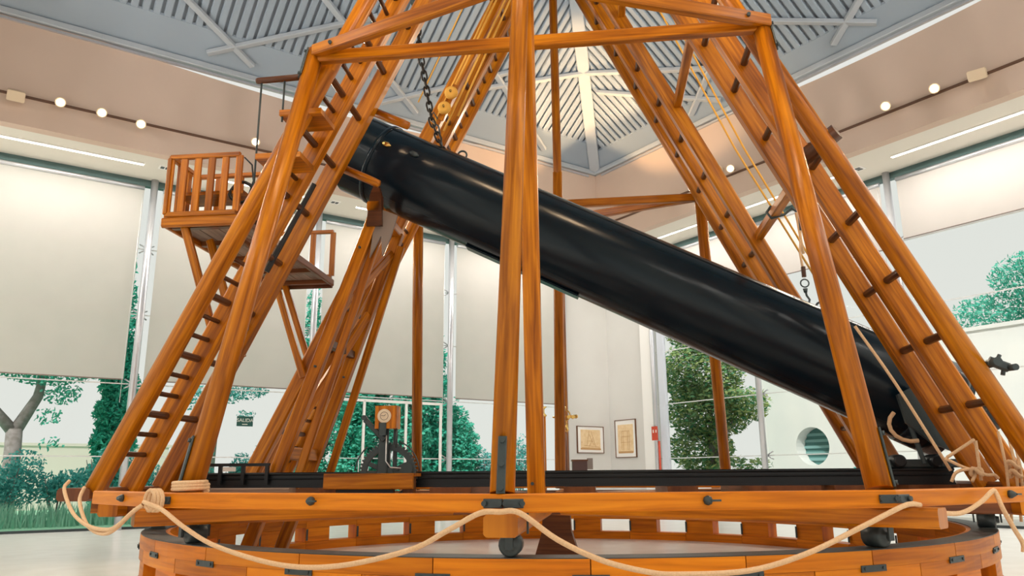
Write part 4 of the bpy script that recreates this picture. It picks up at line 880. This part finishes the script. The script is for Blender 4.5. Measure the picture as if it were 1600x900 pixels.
# right side: tree, white building with a round opening, pine crown
b = Vector((21.2, 18.4, -.2))
tree('leafy_tree', 'yellow-green leafy tree beyond the right windows', 'tree', b, [([b, b+Vector((0, .1, 2)), b+Vector((.2, .2, 4))], [.16, .12, .07], 8), ([b+Vector((0, .1, 1.6)), b+Vector((0, -.9, 3.0))], [.07, .03], 6)],
     [((b.x, b.y+.3, 4.6), (1.5, 1.5, 1.3)), ((b.x, b.y+.1, 3.2), (1.5, 1.6, 1.0)), ((b.x, b.y-1.5, 3.3), (.7, .9, .6)), ((b.x, b.y+.6, 1.9), (1.3, 1.1, .8)), ((b.x, b.y-.5, 1.2), (.8, .9, .5)), ((b.x, b.y+.5, 6.2), (1.2, 1.2, .8)), ((b.x, b.y-1.9, 1.3), (.4, .4, .3))], 17000, .095, 'olive')
eb = thing('white_building', 'white rendered building with a round porthole opening outside the right windows', 'building', 'R', (25, 14, -.2))
# front wall with a round hole, built as a fan of quads around the hole
HC, HZ, HR = 17.15, 2.0, .68
g = G(); N_ = 32; UX = 25.0
ring = [(HC+HR*math.cos(2*PI*i/N_), HZ+HR*math.sin(2*PI*i/N_)) for i in range(N_)]
def outer_pt(i):
    c, s_ = math.cos(2*PI*i/N_), math.sin(2*PI*i/N_); k = 1.9/max(abs(c), abs(s_)); return (HC+k*c, HZ+k*s_)
outr = [outer_pt(i) for i in range(N_)]
for x in (UX, UX+.55):
    g.v += [Vector((x, a, b_)) for a, b_ in ring]+[Vector((x, a, b_)) for a, b_ in outr]
for i in range(N_):
    j = (i+1) % N_; z4 = ((0, 0),)*4
    g.face((i, j, N_+j, N_+i), z4); g.face((2*N_+i, 3*N_+i, 3*N_+j, 2*N_+j), z4); g.face((i, 2*N_+i, 2*N_+j, j), z4)
ZW = 5.28
for (v0, v1, z0, z1) in ((-20, HC-1.9, -.2, ZW), (HC+1.9, 19.2, -.2, ZW), (HC-1.9, HC+1.9, HZ+1.9, ZW), (HC-1.9, HC+1.9, -.2, HZ-1.9)): g.box(UX, UX+.55, v0, v1, z0, z1)
part('wall', g, 'ext', eb)
part('coping', G().box(UX-.06, UX+.6, -20, 19.25, ZW, ZW+.12), 'ext', eb)
bk = part('porthole_back', G().box(UX+.56, UX+.62, HC-.9, HC+.9, HZ-.9, HZ+.9), 'extd', eb, 'dark teal panel behind the porthole')
for z in (1.5, 1.72, 1.94, 2.16, 2.38): part('louvre', G().box(UX+.50, UX+.56, HC-.75, HC+.75, z, z+.1), 'extw', bk)
b = Vector((33, 13.6, -.2))
tree('pine_tree', 'round-crowned pine above the white building on the right', 'tree', b, [([b, b+Vector((0, 0, 7))], [.3, .2], 8)], [((b.x, b.y+.3, 7.2), (1.6, 1.5, .8)), ((b.x, b.y-1.6, 8.4), (1.8, 1.8, 1.0)), ((b.x, b.y-2.2, 7.3), (1.5, 1.6, .9)), ((b.x, b.y-3.6, 9.0), (1.6, 1.6, .9)), ((b.x, b.y-4, 7.6), (1.6, 2.2, 1.1))], 9000, .1, 'pine')
for k, v in enumerate((14.4, 15.1, 16.0)): shrub(23.6, v, 1.25-.15*k, .55, ('sprig shrub left of the near leg foot', 'middle sprig shrub under the porthole wall', 'sprig shrub right below the porthole')[2-k], 260, 'shrub', 'sprigs along the white building')
